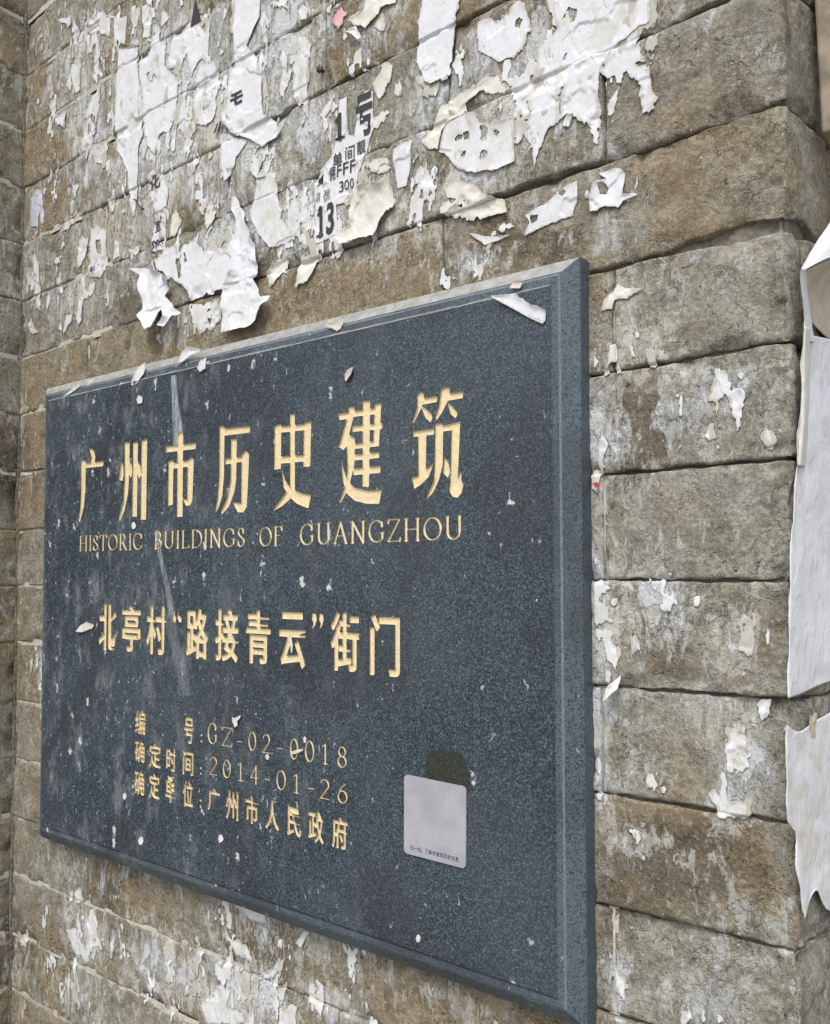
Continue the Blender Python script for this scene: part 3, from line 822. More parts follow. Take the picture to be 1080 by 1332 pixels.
for a in [('编', ZR, 108, 196, 92, 305), ('号', ZR, 538, 622, 160, 387), ('确', ZR, 105, 190, 360, 552), ('定', ZR, 230, 332, 385, 600), ('时', ZR, 380, 468, 425, 632), ('间', ZR, 525, 618, 452, 665),
          ('确', ZR, 100, 187, 625, 838), ('定', ZR, 228, 322, 650, 872), ('单', ZR, 372, 466, 670, 908), ('位', ZR, 525, 614, 712, 945), ('广', ZR, 745, 850, 780, 982), ('州', ZR, 903, 1012, 800, 1058),
          ('市', ZS, 123, 230, 668, 902), ('人', ZS, 288, 400, 708, 950), ('民', ZS, 468, 584, 748, 1006), ('政', ZS, 643, 770, 795, 1057), ('府', ZS, 838, 967, 845, 1107)]:
    cjk(*a, .00042)

RD = .0013
loops_all = []
for name, V, F in GLYPHS:
    if not len(F): continue
    rd = RD if name == 'carved_character' else .0007
    lps = border(F)
    n = len(V); V3 = np.concatenate([np.stack([V[:, 0], np.full(n, FY + rd), V[:, 1]], 1), np.stack([V[:, 0], np.full(n, FY - .00004), V[:, 1]], 1)])
    F3 = [list(f_) for f_ in F]; ls = []
    for lp in lps:
        for i in range(len(lp)):
            a, b = lp[i], lp[(i + 1) % len(lp)]; F3.append([b, a, n + a, n + b])
        ls.append(np.array(simplify([tuple(V[i]) for i in lp], .00002)))
    loops_all.append(ls)
    mesh_obj(name, V3, F3, M_GOLD, plq)
# front face with the carved openings: constrained triangulation, the openings left out
from mathutils.geometry import delaunay_2d_cdt
pts2 = []; ed = []
def addloop(lp):
    b = len(pts2); m = len(lp)
    pts2.extend(Vector((float(q[0]), float(q[1]))) for q in lp); ed.extend((b + i, b + (i + 1) % m) for i in range(m))
addloop([c4[3], c4[2], c4[1], c4[0]])
for ls in loops_all:
    for lp in ls: addloop(lp)
rv = delaunay_2d_cdt(pts2, ed, [], 0, 1e-7)
V2 = np.array([(q[0], q[1]) for q in rv[0]]); T = np.array([list(f_) for f_ in rv[2]])
cen = V2[T].mean(1); hole = poly_sdf(cen[:, 0], cen[:, 1], [c4[3], c4[2], c4[1], c4[0]]) > 0
for ls in loops_all:
    al = np.concatenate(ls); lo, hi = al.min(0), al.max(0)
    m = (cen[:, 0] > lo[0]) & (cen[:, 0] < hi[0]) & (cen[:, 1] > lo[1]) & (cen[:, 1] < hi[1])
    if not m.any(): continue
    ins = np.zeros(m.sum(), bool)
    for lp in ls: ins ^= poly_sdf(cen[m, 0], cen[m, 1], lp) < 0
    hole[np.where(m)[0]] |= ins
V = np.stack([V2[:, 0], np.full(len(V2), FY), V2[:, 1]], 1)
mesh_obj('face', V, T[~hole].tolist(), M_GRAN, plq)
# moulded border: profile (outwards, height)
prof = [(0, .024), (.0011, .0229), (.0022, .0226), (.0068, .0223), (.0082, .0212), (.0095, .0209), (.0185, .0145), (.0195, .0136), (.0198, .0125), (.0198, -.004)]
SG = 60
cx_ = sum(c[0] for c in c4) / 4; cz_ = sum(c[1] for c in c4) / 4
V = []; F = []
dirs = [(-1, 1), (1, 1), (1, -1), (-1, -1)]
for pi_, (o_, h_) in enumerate(prof):
    for k in range(4):
        for q in range(SG):
            t_ = q / SG; a = c4[k]; b = c4[(k + 1) % 4]; da = dirs[k]; db = dirs[(k + 1) % 4]
            x = (a[0] + da[0] * o_) * (1 - t_) + (b[0] + db[0] * o_) * t_; z = (a[1] + da[1] * o_) * (1 - t_) + (b[1] + db[1] * o_) * t_
            wv = 0
            if 0 < pi_ < 9 and q: wv = (float(fbm(x * 160, z * 160, 5 + pi_, 2)) - .5) * .0006
            V.append((x, -h_ + abs(wv), z))
n = 4 * SG
for i in range(len(prof) - 1):
    for q in range(n): F.append([i * n + q, i * n + (q + 1) % n, (i + 1) * n + (q + 1) % n, (i + 1) * n + q])
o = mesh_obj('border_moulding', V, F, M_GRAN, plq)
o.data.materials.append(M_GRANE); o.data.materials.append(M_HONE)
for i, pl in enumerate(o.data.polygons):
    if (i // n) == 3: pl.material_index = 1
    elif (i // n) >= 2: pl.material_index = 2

# ------------------------------------------------------------------ papers
def to_wall(view, pts):
    return [PW(view[0] + x / view[2], view[1] + y / view[2]) for x, y in pts]
PXV = (0, 0, 1.0)
ND = [0]
def torn(name, view, pts, label, cat='paper', mat=None, lift=.0006, curl=.0011, rag=.0030, holes=(), hang=0.0, fine=.0007, seed=None, wr=.0006, group=None, plane=None, dirt=0, smoothpoly=False, bottom_curl=0.0):
    """a torn paper remnant: outline in photo px of `view`, laid on the wall surface (or on plane Y=plane)"""
    if plane is None and lift < .0025: lift *= .35; curl *= .35; wr *= .5
    elif lift < .0045: lift *= .75; curl *= .8
    ND[0] += 1; seed = seed or ND[0] * 13
    if plane is None: conv = lambda q: to_wall(view, q)
    else: conv = lambda q: [PW(view[0] + x / view[2], view[1] + y / view[2], plane) for x, y in q]
    poly = np.array(conv(pts)); lo = poly.min(0) - .004; hi = poly.max(0) + .004
    cx = poly.mean(0)
    fine = fine * (1.0 if cx[0] > -.5 else 1.25)
    xs = np.arange(lo[0], hi[0], fine); zs = np.arange(lo[1], hi[1], fine)
    X, Z = np.meshgrid(xs, zs)
    D = poly_sdf(X, Z, poly)
    for hpts in holes: D = np.maximum(D, -poly_sdf(X, Z, np.array(conv(hpts))))
    rg = (fbm(X * 110, Z * 60, seed, 5) - .48) * 3.0 * rag + (fbm(X * 650, Z * 330, seed + 3, 2) - .5) * rag * .8
    rgm = .45 + .9 * sstep(.35, .6, fbm(X * 35, Z * 35, seed + 8, 2))
    Fd = D + rg * rgm
    if dirt: Fd = np.maximum(Fd, (dirt - .5) * .01 + (.36 - fbm(X * 90, Z * 38, seed + 21, 4)) * .02)
    V, F = iso_mesh(Fd, xs, zs)
    if not len(F): return None
    zmin, zmax = lo[1], hi[1]
    def height(x, z):
        d = -poly_sdf(x, z, poly)
        base = surf(x, z) if plane is None else np.full(x.shape, -plane)
        if plane is None and lift > .0015: base = np.maximum(base, -.0002)
        e = np.exp(-np.maximum(d, 0) / .004) * sstep(.35, .75, fbm(x * 45, z * 45, seed + 40, 2))
        t = (zmax - z) / (zmax - zmin)
        h = base + .00030 + lift * (.25 + .75 * fbm(x * 30, z * 22, seed + 50, 2)) + curl * e + wr * fbm(x * 140, z * 70, seed + 60, 3)
        h = h + hang * t ** 2 * (.6 + .8 * fbm(x * 25, z * 10, seed + 70, 2)) + bottom_curl * np.exp(-(z - zmin) / .008)
        return h
    H = height(V[:, 0], V[:, 1])
    V3 = M3(V[:, 0], V[:, 1], H) if plane is None else np.stack([V[:, 0], -H, V[:, 1]], 1)
    dd = -poly_sdf(V[:, 0], V[:, 1], poly)
    o = mesh_obj(name, V3, F, mat or M_WHITE, smooth=True, attrs=dict(thin=np.exp(-np.maximum(dd, 0) / .0035) * (1.0 if curl < .003 else .45)))
    md = o.modifiers.new('thickness', 'SOLIDIFY'); md.thickness = .00016; md.offset = 1
    tag(o, label, cat, group or ('torn bill scraps stuck on the wall and plaque' if name == 'torn_bill' else None))
    return o, height
def print_on(ph, ch, px0, px1, py0, py1, bold=.0, clip=None, mat=None, name='printed_character', slope=None, plane=None):
    o, height = ph
    if ch == '1': V, F = field_glyph('1', pen([[(.10, .80), (.32, .97), (.32, .03)], [(.06, .03), (.58, .03)]], lambda q: q, lambda q: q, 1, 1.3, .03, .09), .02, pad=.1)
    else: V, F = font_glyph(ch, bold)
    xm, ym = (px0 + px1) / 2, (py0 + py1) / 2
    P_ = (lambda a, b: PW(a, b)) if plane is None else (lambda a, b: PW(a, b, plane))
    V = fit(V, P_(px0, ym)[0], P_(px1, ym)[0], P_(xm, py1)[1], P_(xm, py0)[1])
    H = height(V[:, 0], V[:, 1]) + .00075
    V3 = M3(V[:, 0], V[:, 1], H) if plane is None else np.stack([V[:, 0], -H, V[:, 1]], 1)
    return mesh_obj(name, V3, F, mat or M_INK, o)

V1 = (30, 0, 4.0); V2 = (30, 215, 4.0); V3_ = (250, 0, 4.0); V4 = (250, 215, 4.0); V5 = (520, 0, 3.086); V6 = (520, 160, 3.086)
A = torn('torn_bill', PXV, [(155,64),(181,62),(181,105),(186,120),(187,175),(182,190),(179,245),(174,281),(170,272),(168,225),(160,207),(152,195),(151,150),(152,100)],
         'tall white torn bill with a square top and a long thin tail at upper left', curl=.003, lift=.0012, rag=.0016)
for q in [((178,99),(183,104)), ((179,112),(184,121)), ((162,155),(172,170))]:
    pass
torn('torn_bill', PXV, [(181,80),(192,72),(200,45),(207,37),(212,52),(216,53),(215,85),(232,105),(230,145),(221,172),(210,176),(203,200),(192,190),(188,150),(187,120),(183,105)],
     'white torn bill with a pointed top just right of the square topped one', holes=[[(192,97),(201,92),(203,102),(196,108)]], curl=.003, lift=.0012)
c_ = torn('torn_bill', PXV, [(222,52),(242,37),(249,20),(263,26),(272,55),(273,82),(264,72),(258,80),(250,100),(243,72),(232,92),(219,88)],
     'white bill scrap carrying a black arrow-like mark near the top edge', lift=.001)
torn('torn_bill', PXV, [(259,87),(280,80),(287,105),(281,150),(270,162),(256,165),(252,140),(254,108)], 'bluish white bill strip between the arrow scrap and the long lobed sheet', lift=.001)
B = torn('torn_bill', PXV, [(306,-32),(344,-32),(340,0),(339,22),(330,45),(321,60),(336,77),(342,105),(344,140),(346,150),(360,158),(366,170),(360,182),(342,191),(325,182),(300,172),(287,150),(297,135),(300,100),(306,82),(305,25)],
     'tall white sheet with a rounded lobe at lower right, reaching the top edge', curl=.004, lift=.0016, hang=.002, rag=.0012)
torn('torn_bill', PXV, [(286,172),(323,183),(308,205),(303,228),(291,236),(287,215)], 'short white strip hanging under the tall lobed sheet', lift=.0012)
C = torn('torn_bill', PXV, [(305,258),(310,256),(322,277),(328,297),(336,322),(341,340),(341,360),(335,364),(347,387),(360,387),(359,395),(350,402),(346,420),(340,427),(297,436),(301,375),(310,355),(310,285),(304,272)],
     'long crumpled white strip flaring out at its foot just above the plaque', curl=.006, lift=.004, hang=.006, rag=.0012, wr=.0022)
torn('torn_bill', PXV, [(325,212),(337,224),(359,224),(361,247),(367,272),(366,285),(382,300),(386,312),(372,318),(350,325),(337,305),(326,280),(332,245)],
     'creamy white sheet with a rolled upper edge beside the long crumpled strip', mat=M_WORN, lift=.002, curl=.004, bottom_curl=0)
torn('torn_bill', PXV, [(383,268),(408,245),(410,290),(408,320),(388,318),(384,300)], 'mottled white paste patch left of the large number flyer', mat=M_WORN, dirt=.52, lift=.0004, curl=.0005)
torn('torn_bill', PXV, [(170,350),(205,351),(230,367),(221,387),(246,411),(238,414),(231,430),(221,428),(229,415),(222,402),(215,430),(205,433),(195,415),(192,387),(189,360),(181,356)],
     'curled white flap with a sharp point to the left, hanging above the plaque', curl=.008, lift=.005, hang=.009, rag=.0010, wr=.0018)
D_ = torn('torn_bill', PXV, [(202,340),(218,324),(230,318),(235,330),(240,318),(258,313),(268,327),(296,324),(306,345),(304,372),(284,380),(250,392),(247,378),(240,372),(227,366),(207,352)],
     'broad white smeared sheet between the pointed flap and the long crumpled strip', mat=M_WHITE, curl=.003, lift=.0016, bottom_curl=.003, holes=[[(231,322),(236,322),(237,360),(234,364),(231,345)], [(241,330),(244,328),(244,340),(242,340)]])
torn('torn_bill', PXV, [(247,395),(285,390),(285,415),(277,427),(262,430),(245,415)], 'grey white pasted remnant low under the broad smeared sheet', mat=M_WORN, lift=.0004, curl=.0006, dirt=.40)
FL = torn('rental_flyer', PXV, [(442,130),(452,126),(453,175),(460,176),(468,135),(475,118),(486,119),(486,165),(480,180),(476,210),(470,228),(466,250),(455,265),(441,268),(443,306),(412,319),(410,300),(411,268),(410,240),(416,222),(430,205),(440,170)],
     'torn white rental flyer printed with black characters and a large 13', 'flyer', curl=.0012, lift=.0008, rag=.0008)
torn('torn_bill', PXV, [(467,252),(485,240),(500,242),(513,228),(516,265),(502,292),(493,312),(478,313),(450,323),(445,312),(458,298),(463,288),(463,265)],
     'thick cream layered scrap with a curling lower edge right of the number flyer', mat=M_CREAM, curl=.006, lift=.003, bottom_curl=.004, wr=.002)
torn('torn_bill', PXV, [(556,-24),(602,-24),(598,0),(592,30),(589,60),(588,97),(578,105),(562,108),(551,107),(543,80),(546,36)],
     'white strip with a ragged foot near the middle of the top edge', curl=.003, lift=.0014, bottom_curl=.003)
torn('torn_bill', PXV, [(633,26),(662,19),(672,2),(684,4),(690,36),(679,62),(669,75),(650,81),(630,71),(622,65),(620,29)], 'white rounded scrap with a brown hole, right of the ragged-footed strip', curl=.002, lift=.001, mat=M_WHITE,
     holes=[[(669,28),(676,22),(681,27),(677,36),(670,35)], [(637,20),(640,20),(636,40),(632,60),(630,55)]])
BIGP = torn('torn_bill', V5, [(610,-90),(1000,-90),(1010,90),(960,110),(880,170),(840,220),(820,260),(810,300),(800,400),(810,480),(808,600),(780,580),(745,490),(700,460),(665,475),(670,350),(640,360),(640,480),(600,530),(570,620),(548,680),(540,600),(510,540),(530,480),(525,400),(560,300),(560,200),(640,110),(620,60)],
     'largest white torn sheet, branching downwards at the upper right beside the proud brick', mat=M_WHITE, curl=.002, lift=.001, rag=.003,
     holes=[[(645,85),(680,30),(715,40),(705,95),(660,110)], [(812,70),(855,90),(850,160),(800,210),(755,200),(745,155),(800,125)], [(655,215),(672,215),(668,245),(650,245)]])
torn('torn_bill', V5, [(808,290),(830,250),(880,205),(970,180),(975,240),(945,255),(1010,290),(1012,360),(1035,390),(1000,440),(975,455),(970,340),(930,300),(900,300),(890,335),(830,315)],
     'claw-shaped white scrap bridging the joint right of the largest sheet', curl=.003, lift=.0018)
torn('torn_bill', V5, [(190,505),(260,460),(310,450),(330,490),(380,500),(466,480),(472,655),(400,690),(310,702),(240,680),(172,610)], 'rounded white scrap with dark spots like a face, above the middle of the plaque top', mat=M_WORN, curl=.003, lift=.0012, bottom_curl=.002,
     holes=[[(225,565),(245,545),(262,545),(258,560),(235,572)], [(262,540),(282,535),(285,560),(268,565)], [(335,515),(350,515),(352,560),(340,560)], [(385,530),(410,535),(405,560),(390,560)], [(250,615),(268,615),(265,632),(252,632)], [(338,622),(352,622),(348,640),(336,640)]])
torn('torn_bill', V5, [(130,510),(165,430),(200,400),(260,360),(330,340),(400,300),(430,360),(420,375),(360,390),(340,360),(265,415),(270,465),(215,490),(185,500),(160,600),(120,600),(95,570),(120,540)],
     'creamy scrap arching up and right from the spotted rounded scrap', mat=M_CREAM, curl=.003, lift=.0012)
torn('torn_bill', PXV, [(514,196),(538,182),(537,208),(531,243),(518,247),(515,220)], 'small upright white scrap left of the spotted rounded scrap')
torn('torn_bill', PXV, [(540,232),(550,218),(555,222),(552,240),(542,240)], 'tiny white chip left below the spotted rounded scrap')
torn('torn_bill', V6, [(155,370),(200,310),(190,260),(240,230),(320,260),(360,300),(420,310),(436,360),(330,385),(230,375),(160,385),(152,412)], 'thick cream white patch on the brick joint just above the plaque top edge', mat=M_CREAM, curl=.004, lift=.002, bottom_curl=.003,
     holes=[[(215,315),(245,305),(240,320)], [(240,335),(260,322),(255,345)]])
torn('torn_bill', V6, [(395,432),(410,404),(440,400),(458,412),(450,435)], 'tiny oval white chip above the narrow pointed sliver', lift=.0012)
torn('torn_bill', V6, [(283,443),(330,450),(390,455),(452,445),(340,492)], 'narrow pointed white sliver just above the plaque top edge', curl=.004, lift=.002, rag=.0006)
torn('torn_bill', V6, [(498,372),(580,328),(650,262),(716,228),(716,290),(692,370),(600,408),(503,452),(520,400),(510,385)], 'slanting bright white scrap with a small dark hole above the plaque corner', curl=.004, lift=.0022, rag=.0009,
     holes=[[(530,375),(560,366),(556,392),(532,402)], [(650,268),(668,275),(655,290),(644,284)]])
torn('torn_bill', V6, [(763,302),(785,240),(832,225),(800,203),(890,178),(905,200),(900,285),(957,283),(900,315),(880,345),(830,340),(765,357)], 'white scrap curled open like a ring, on the brown brick right above the plaque', curl=.007, lift=.002, rag=.001,
     holes=[[(795,245),(820,235),(842,262),(835,290),(805,290)]])
torn('torn_bill', V6, [(945,190),(960,180),(958,240),(945,280),(928,285),(940,240)], 'thin bluish white streak right of the ring-like scrap', mat=M_WORN, lift=.0003, curl=.0003)
torn('torn_bill', V4, [(385,570),(450,500),(500,498),(492,560),(440,610),(405,640),(395,600)], 'cream peeling chip below the paste patches, left of its twin', mat=M_CREAM, curl=.005, lift=.002)
torn('torn_bill', V4, [(568,500),(620,468),(662,488),(650,540),(615,610),(555,632),(565,560)], 'cream peeling chip directly below the 13 of the flyer', mat=M_CREAM, curl=.005, lift=.002)
torn('torn_bill', V4, [(705,835),(800,790),(795,860),(760,865)], 'cream chip lying on the sloping top edge of the plaque near its middle', mat=M_CREAM, plane=-.0215, lift=.0006, curl=.002)
torn('torn_bill', V3_, [(815,115),(890,65),(898,-60),(1090,-60),(1062,20),(985,40),(970,80),(905,150),(850,130)], 'cream scrap touching the top edge beside the pink scrap', mat=M_CREAM, curl=.004, lift=.0014)
torn('torn_bill', V3_, [(733,112),(788,28),(806,78),(772,152),(740,142)], 'small pink paper scrap near the top edge', mat=M_PINK, lift=.001)
torn('torn_bill', V3_, [(815,182),(870,150),(897,205),(882,224),(850,193)], 'small bright white curl under the pink and cream scraps', curl=.006, lift=.003, rag=.0006)
torn('torn_bill', V3_, [(955,140),(985,100),(1008,130),(1000,165),(975,165)], 'little cream chip right of the bright white curl', mat=M_CREAM, curl=.003)
torn('torn_bill', V3_, [(550,200),(600,182),(625,240),(605,320),(612,420),(600,520),(612,640),(585,590),(555,550),(528,500),(530,350),(545,270)], 'mottled upright white strip between the lobed sheet and the rusty nail', mat=M_WORN, dirt=.42, curl=.001)
torn('torn_bill', V3_, [(940,440),(990,330),(1048,338),(1040,400),(1005,480),(985,525),(950,490)], 'greyish cream scrap right of the flyer top', mat=M_CREAM, curl=.002)
torn('torn_bill', V3_, [(925,625),(1000,558),(1032,578),(985,640),(918,668)], 'pale slanting scrap right of the flyer middle', mat=M_CREAM, curl=.001, lift=.0005)
torn('torn_bill', V3_, [(660,620),(690,550),(735,510),(720,570),(690,600)], 'pale narrow wedge left of the flyer top', mat=M_CREAM, curl=.001, lift=.0005)
torn('torn_bill', V3_, [(920,860),(960,835),(1030,840),(1045,880),(1000,900),(940,895)], 'cream oval patch on the joint right of the flyer', mat=M_CREAM, curl=.001)
torn('torn_bill', V3_, [(300,900),(310,800),(345,790),(360,850),(350,905),(400,920),(340,930)], 'grey white curl above the rolled creamy sheet', mat=M_WORN, curl=.004, lift=.002)
torn('torn_bill', V3_, [(555,60),(580,35),(608,55),(600,100),(570,108)], 'small round white scrap near the top edge right of the lobed sheet')
torn('torn_bill', V3_, [(400,20),(440,0),(500,-30),(520,10),(510,70),(450,40)], 'small smeared white scrap at the top edge right of the lobed sheet', mat=M_WORN, dirt=.40)
torn('torn_bill', V1, [(178,105),(240,85),(252,120),(232,147),(212,120)], 'small white flake on the second brick row at the far upper left', curl=.003)
torn('torn_bill', V1, [(168,612),(232,578),(215,650),(185,656)], 'small white flake below the white joint at upper left', curl=.003)
torn('torn_bill', V1, [(252,330),(292,328),(303,470),(272,497),(250,400)], 'pale oblong scrap left of the square topped bill', mat=M_WORN)
torn('torn_bill', V1, [(358,400),(372,320),(386,225),(400,260),(392,420),(378,425)], 'narrow white dagger-shaped scrap left of the square topped bill')
torn('torn_bill', V1, [(320,620),(350,520),(395,440),(405,560),(380,680),(350,760),(330,840),(305,780)], 'broad pale streaked scrap below the dagger-shaped one', mat=M_WORN, dirt=.38)
torn('torn_bill', V1, [(310,120),(400,60),(500,90),(560,60),(640,20),(720,40),(760,90),(700,170),(620,210),(600,230),(520,230),(430,180),(340,170)], 'greyish pasted paper patch along the top left above the square topped bill', mat=M_WORN, dirt=.60, lift=.0003, curl=.0004)
torn('sticker_remnant', V2, [(36,185),(68,118),(96,135),(106,300),(92,305),(86,240),(66,320),(42,318)], 'faded grey oval sticker remnant with a white rim near the left corner', 'sticker', mat=make_paper('faded_blue_sticker', (.40, .42, .50), (.52, .53, .58), 1, .2), lift=.0003, curl=.0004, rag=.0006)
torn('torn_bill', V2, [(92,140),(100,150),(108,300),(100,306),(97,230)], 'curved white rim strip on the right of the faded grey oval sticker', mat=M_WHITE, lift=.0006, rag=.0002)
torn('torn_bill', V2, [(55,480),(70,463),(90,520),(92,640),(90,760),(72,725),(58,640),(60,560)], 'thin vertical white strip near the left corner', mat=M_WORN)
E_ = torn('torn_bill', V2, [(355,335),(380,303),(432,340),(432,450),(440,545),(392,580),(330,572),(340,470)], 'white scrap with a hole and small dark marks left of the narrow strip', mat=M_WORN, holes=[[(378,395),(398,388),(402,460),(385,452)]])
torn('torn_bill', V2, [(272,800),(290,690),(305,608),(320,640),(303,800),(287,835)], 'thin white tongue hanging below the scrap with a hole')
torn('torn_bill', V2, [(22,835),(38,800),(52,840),(80,865),(40,873)], 'little white flake at lower left of the papered area', curl=.003)
torn('torn_bill', V2, [(285,400),(300,370),(340,375),(320,480),(290,540)], 'faint vertical paper trace left of the scrap with a hole', mat=M_WORN, dirt=.40)
torn('torn_bill', V2, [(210,340),(225,285),(258,258),(262,300),(240,330)], 'small white scrap hanging from the joint at left', mat=M_WORN)
torn('torn_bill', V2, [(545,440),(580,415),(600,425),(590,470),(560,465)], 'tiny pale scrap just above the white joint line', mat=M_WORN)
torn('torn_bill', V2, [(440,180),(470,160),(485,200),(470,250),(455,225)], 'tiny pale drop-shaped scrap beside the long thin tail', mat=M_WORN)
NS = torn('torn_bill', V2, [(655,60),(672,20),(705,40),(735,60),(752,110),(748,210),(715,235),(712,280),(745,330),(745,440),(690,450),(660,420),(678,300),(672,220)], 'narrow printed strip running down from the pointed-top bill', curl=.002)
torn('torn_bill', V2, [(940,250),(985,220),(1020,235),(990,300),(965,330),(945,310)], 'small cream tag with a dark letter beside the dark joint', mat=M_CREAM, curl=.004, lift=.002)
torn('torn_bill', V2, [(770,260),(800,240),(822,290),(800,350),(765,370)], 'pale mottled scrap right of the narrow printed strip', mat=M_CREAM, dirt=.35)
# lower and right wall scraps
torn('torn_bill', (350, 1050, 2.4), [(84,425),(112,382),(131,388),(106,436)], 'small pale tag stuck below the plaque bottom edge', mat=M_WHITE, curl=.003, lift=.002, rag=.0005)
torn('torn_bill', (740, 600, 3.176), [(160,988),(172,930),(222,878),(218,935)], 'folded paper point sticking out of a joint right of the plaque', mat=M_CREAM, curl=.006, lift=.003, rag=.0005)
torn('torn_bill', (740, 600, 3.176), [(775,1010),(800,985),(835,985),(822,1040),(797,1072),(785,1040)], 'small white plug of paper hanging from a joint near the right corner', curl=.003, lift=.002)
torn('torn_bill', (740, 600, 3.176), [(640,1180),(662,1150),(655,1110),(700,1125),(710,1092),(738,1090),(740,1290),(690,1280),(665,1240)], 'square edged white remnant on the brick right of the plaque', mat=M_WORN, lift=.0003, curl=.0004)
torn('torn_bill', (740, 950, 3.176), [(570,262),(600,238),(650,290),(690,300),(742,292),(738,352),(680,358),(620,350),(600,300)], 'jagged white remnant across a joint right of the plaque', mat=M_WORN, lift=.0003, curl=.0006)
torn('torn_bill', (740, 300, 3.176), [(582,700),(600,640),(612,580),(650,572),(682,615),(672,680),(620,700)], 'bluish white remnant high on the second brick right of the plaque', mat=M_WORN, lift=.0002, curl=.0003)
torn('torn_bill', (740, 300, 3.176), [(455,895),(480,880),(440,930)], 'tiny white nick on the second brick right of the plaque')
torn('torn_bill', (740, 300, 3.176), [(560,850),(590,800),(600,850),(580,872)], 'tiny bluish fleck below the bluish white remnant', mat=M_WORN, lift=.0002)
torn('torn_bill', (740, 300, 3.176), [(805,850),(822,810),(850,870),(838,892)], 'small white fleck low on the second brick near the corner', mat=M_WORN, lift=.0003)
torn('torn_bill', (740, 300, 3.176), [(140,330),(150,290),(200,210),(250,240),(300,245),(240,275),(190,290),(180,325)], 'rough pale plaster scab at the upper left of the first brick right of the plaque', 'plaster', mat=M_CREAM, lift=.001, curl=.002)
torn('torn_bill', (740, 600, 3.176), [(262,780),(258,730),(275,700),(300,760),(300,785)], 'small white fleck on the mottled brick right of the plaque', mat=M_WORN, lift=.0003)
torn('torn_bill', (740, 600, 3.176), [(100,40),(118,20),(135,50),(120,130),(100,110)], 'cream scrap wedged beside the plaque side, carrying a red fleck', mat=M_CREAM, curl=.003, lift=.002)
torn('torn_bill', (740, 600, 3.176), [(112,95),(130,88),(145,100),(125,112)], 'tiny red fleck beside the right side of the plaque', mat=M_RED, lift=.005, rag=.0004)
torn('torn_bill', (740, 950, 3.176), [(180,1000),(205,985),(232,1060),(225,1110),(195,1070)], 'white smear on the lowest brick right of the plaque', mat=M_WORN, lift=.0003)
torn('torn_bill', (740, 950, 3.176), [(468,1200),(490,1145),(518,1190),(500,1215),(470,1215)], 'white drop-shaped scrap at the bottom edge right of the plaque', mat=M_WHITE, lift=.0006)
torn('torn_bill', (0, 1050, 2.7), [(65,470),(100,430),(95,475),(80,488)], 'small white chip at the lower left corner of the wall', mat=M_CREAM)
for lab, pts in (('white smear leaning left low on the wall below the plaque', [(235,430),(270,420),(300,480),(325,550),(300,540),(262,500)]),
                 ('white blotch touching the joint below the left part of the plaque', [(255,300),(280,285),(295,330),(275,335)]),
                 ('ragged white patch at the bottom edge under the plaque', [(705,690),(760,640),(780,620),(830,640),(800,700),(850,720),(880,761),(730,761)]),
                 ('blotchy white patch below the plaque right of the vertical joint', [(815,330),(860,335),(930,370),(935,410),(880,400)]),
                 ('second blotchy white patch below the plaque, lower than the first', [(790,450),(870,490),(890,540),(830,525)]),
                 ('crescent of white paper on the joint below the plaque', [(900,600),(960,570),(1000,530),(990,580),(930,612)]),
                 ('small white blotch at the bottom edge below the plaque centre', [(975,715),(1030,720),(1035,761),(985,761)])):
    torn('torn_bill', (0, 1050, 2.7), pts, lab, mat=M_WORN, lift=.0002, curl=.0004, dirt=.34, rag=.003)
# scraps on the plaque
torn('torn_bill', (600, 320, 5.4), [(205,355),(400,338),(415,362),(440,368),(500,415),(540,425),(602,455),(598,525),(578,550),(480,505)], 'bright white paper sliver stuck across the plaque upper right corner', plane=FY, lift=.0012, curl=.003, rag=.0004)
torn('torn_bill', (600, 320, 5.4), [(345,303),(370,265),(440,256),(420,302)], 'pale pink paper chip on the sloping top edge of the plaque near the right corner', mat=make_paper('pale_pink_paper', (.68, .60, .60), (.62, .50, .50), 1), plane=FY + .001, lift=.001, rag=.0004)
ZE = (0, 400, 3.375)
torn('torn_bill', ZE, [(585,345),(588,318),(612,262),(642,240),(640,292),(612,332)], 'white flake standing on the sloping top edge of the plaque above the first big characters', plane=FY + .002, lift=.001, curl=.003, rag=.0008)
torn('torn_bill', ZE, [(788,246),(810,195),(832,172),(900,190),(850,212),(815,240)], 'white ragged flake on the sloping top edge of the plaque, right of a similar flake', plane=FY + .003, lift=.001, curl=.003, rag=.0008)
torn('torn_bill', ZE, [(868,270),(880,235),(912,220),(908,272),(880,285)], 'small square white flake on the edge of the sloping top edge of the plaque', plane=FY, lift=.0006, rag=.0006)
torn('torn_bill', ZE, [(280,400),(300,375),(335,345),(372,330),(340,362),(305,385)], 'thin white sliver on the far left end of the sloping top edge of the plaque', plane=FY + .002, lift=.001, rag=.0004)
torn('torn_bill', ZE, [(603,405),(615,385),(632,395),(630,420),(612,425)], 'tiny white fleck on the plaque face near the top left', plane=FY, lift=.0003, rag=.0005)
torn('torn_bill', (340, 480, 3.857), [(430,62),(425,30),(440,5),(470,-10),(462,30),(440,66)], 'small pinkish brown scrap on the plaque above the big characters', mat=make_paper('brown_scrap', (.50, .40, .34), (.62, .58, .55), 1), plane=FY, lift=.001, curl=.003, rag=.0005)
torn('torn_bill', Z2A, [(0,290),(30,250),(65,232),(112,248),(100,270),(40,292)], 'small cream leaf-shaped scrap on the plaque left of the second line', mat=M_CREAM, plane=FY, lift=.0008, curl=.002, rag=.0005)
torn('torn_bill', ZR, [(965,150),(985,165),(1050,130),(1040,165),(1015,190),(1020,230),(990,245),(965,190)], 'small Y-shaped white fleck on the plaque above the code line', plane=FY, lift=.0004, rag=.0004)
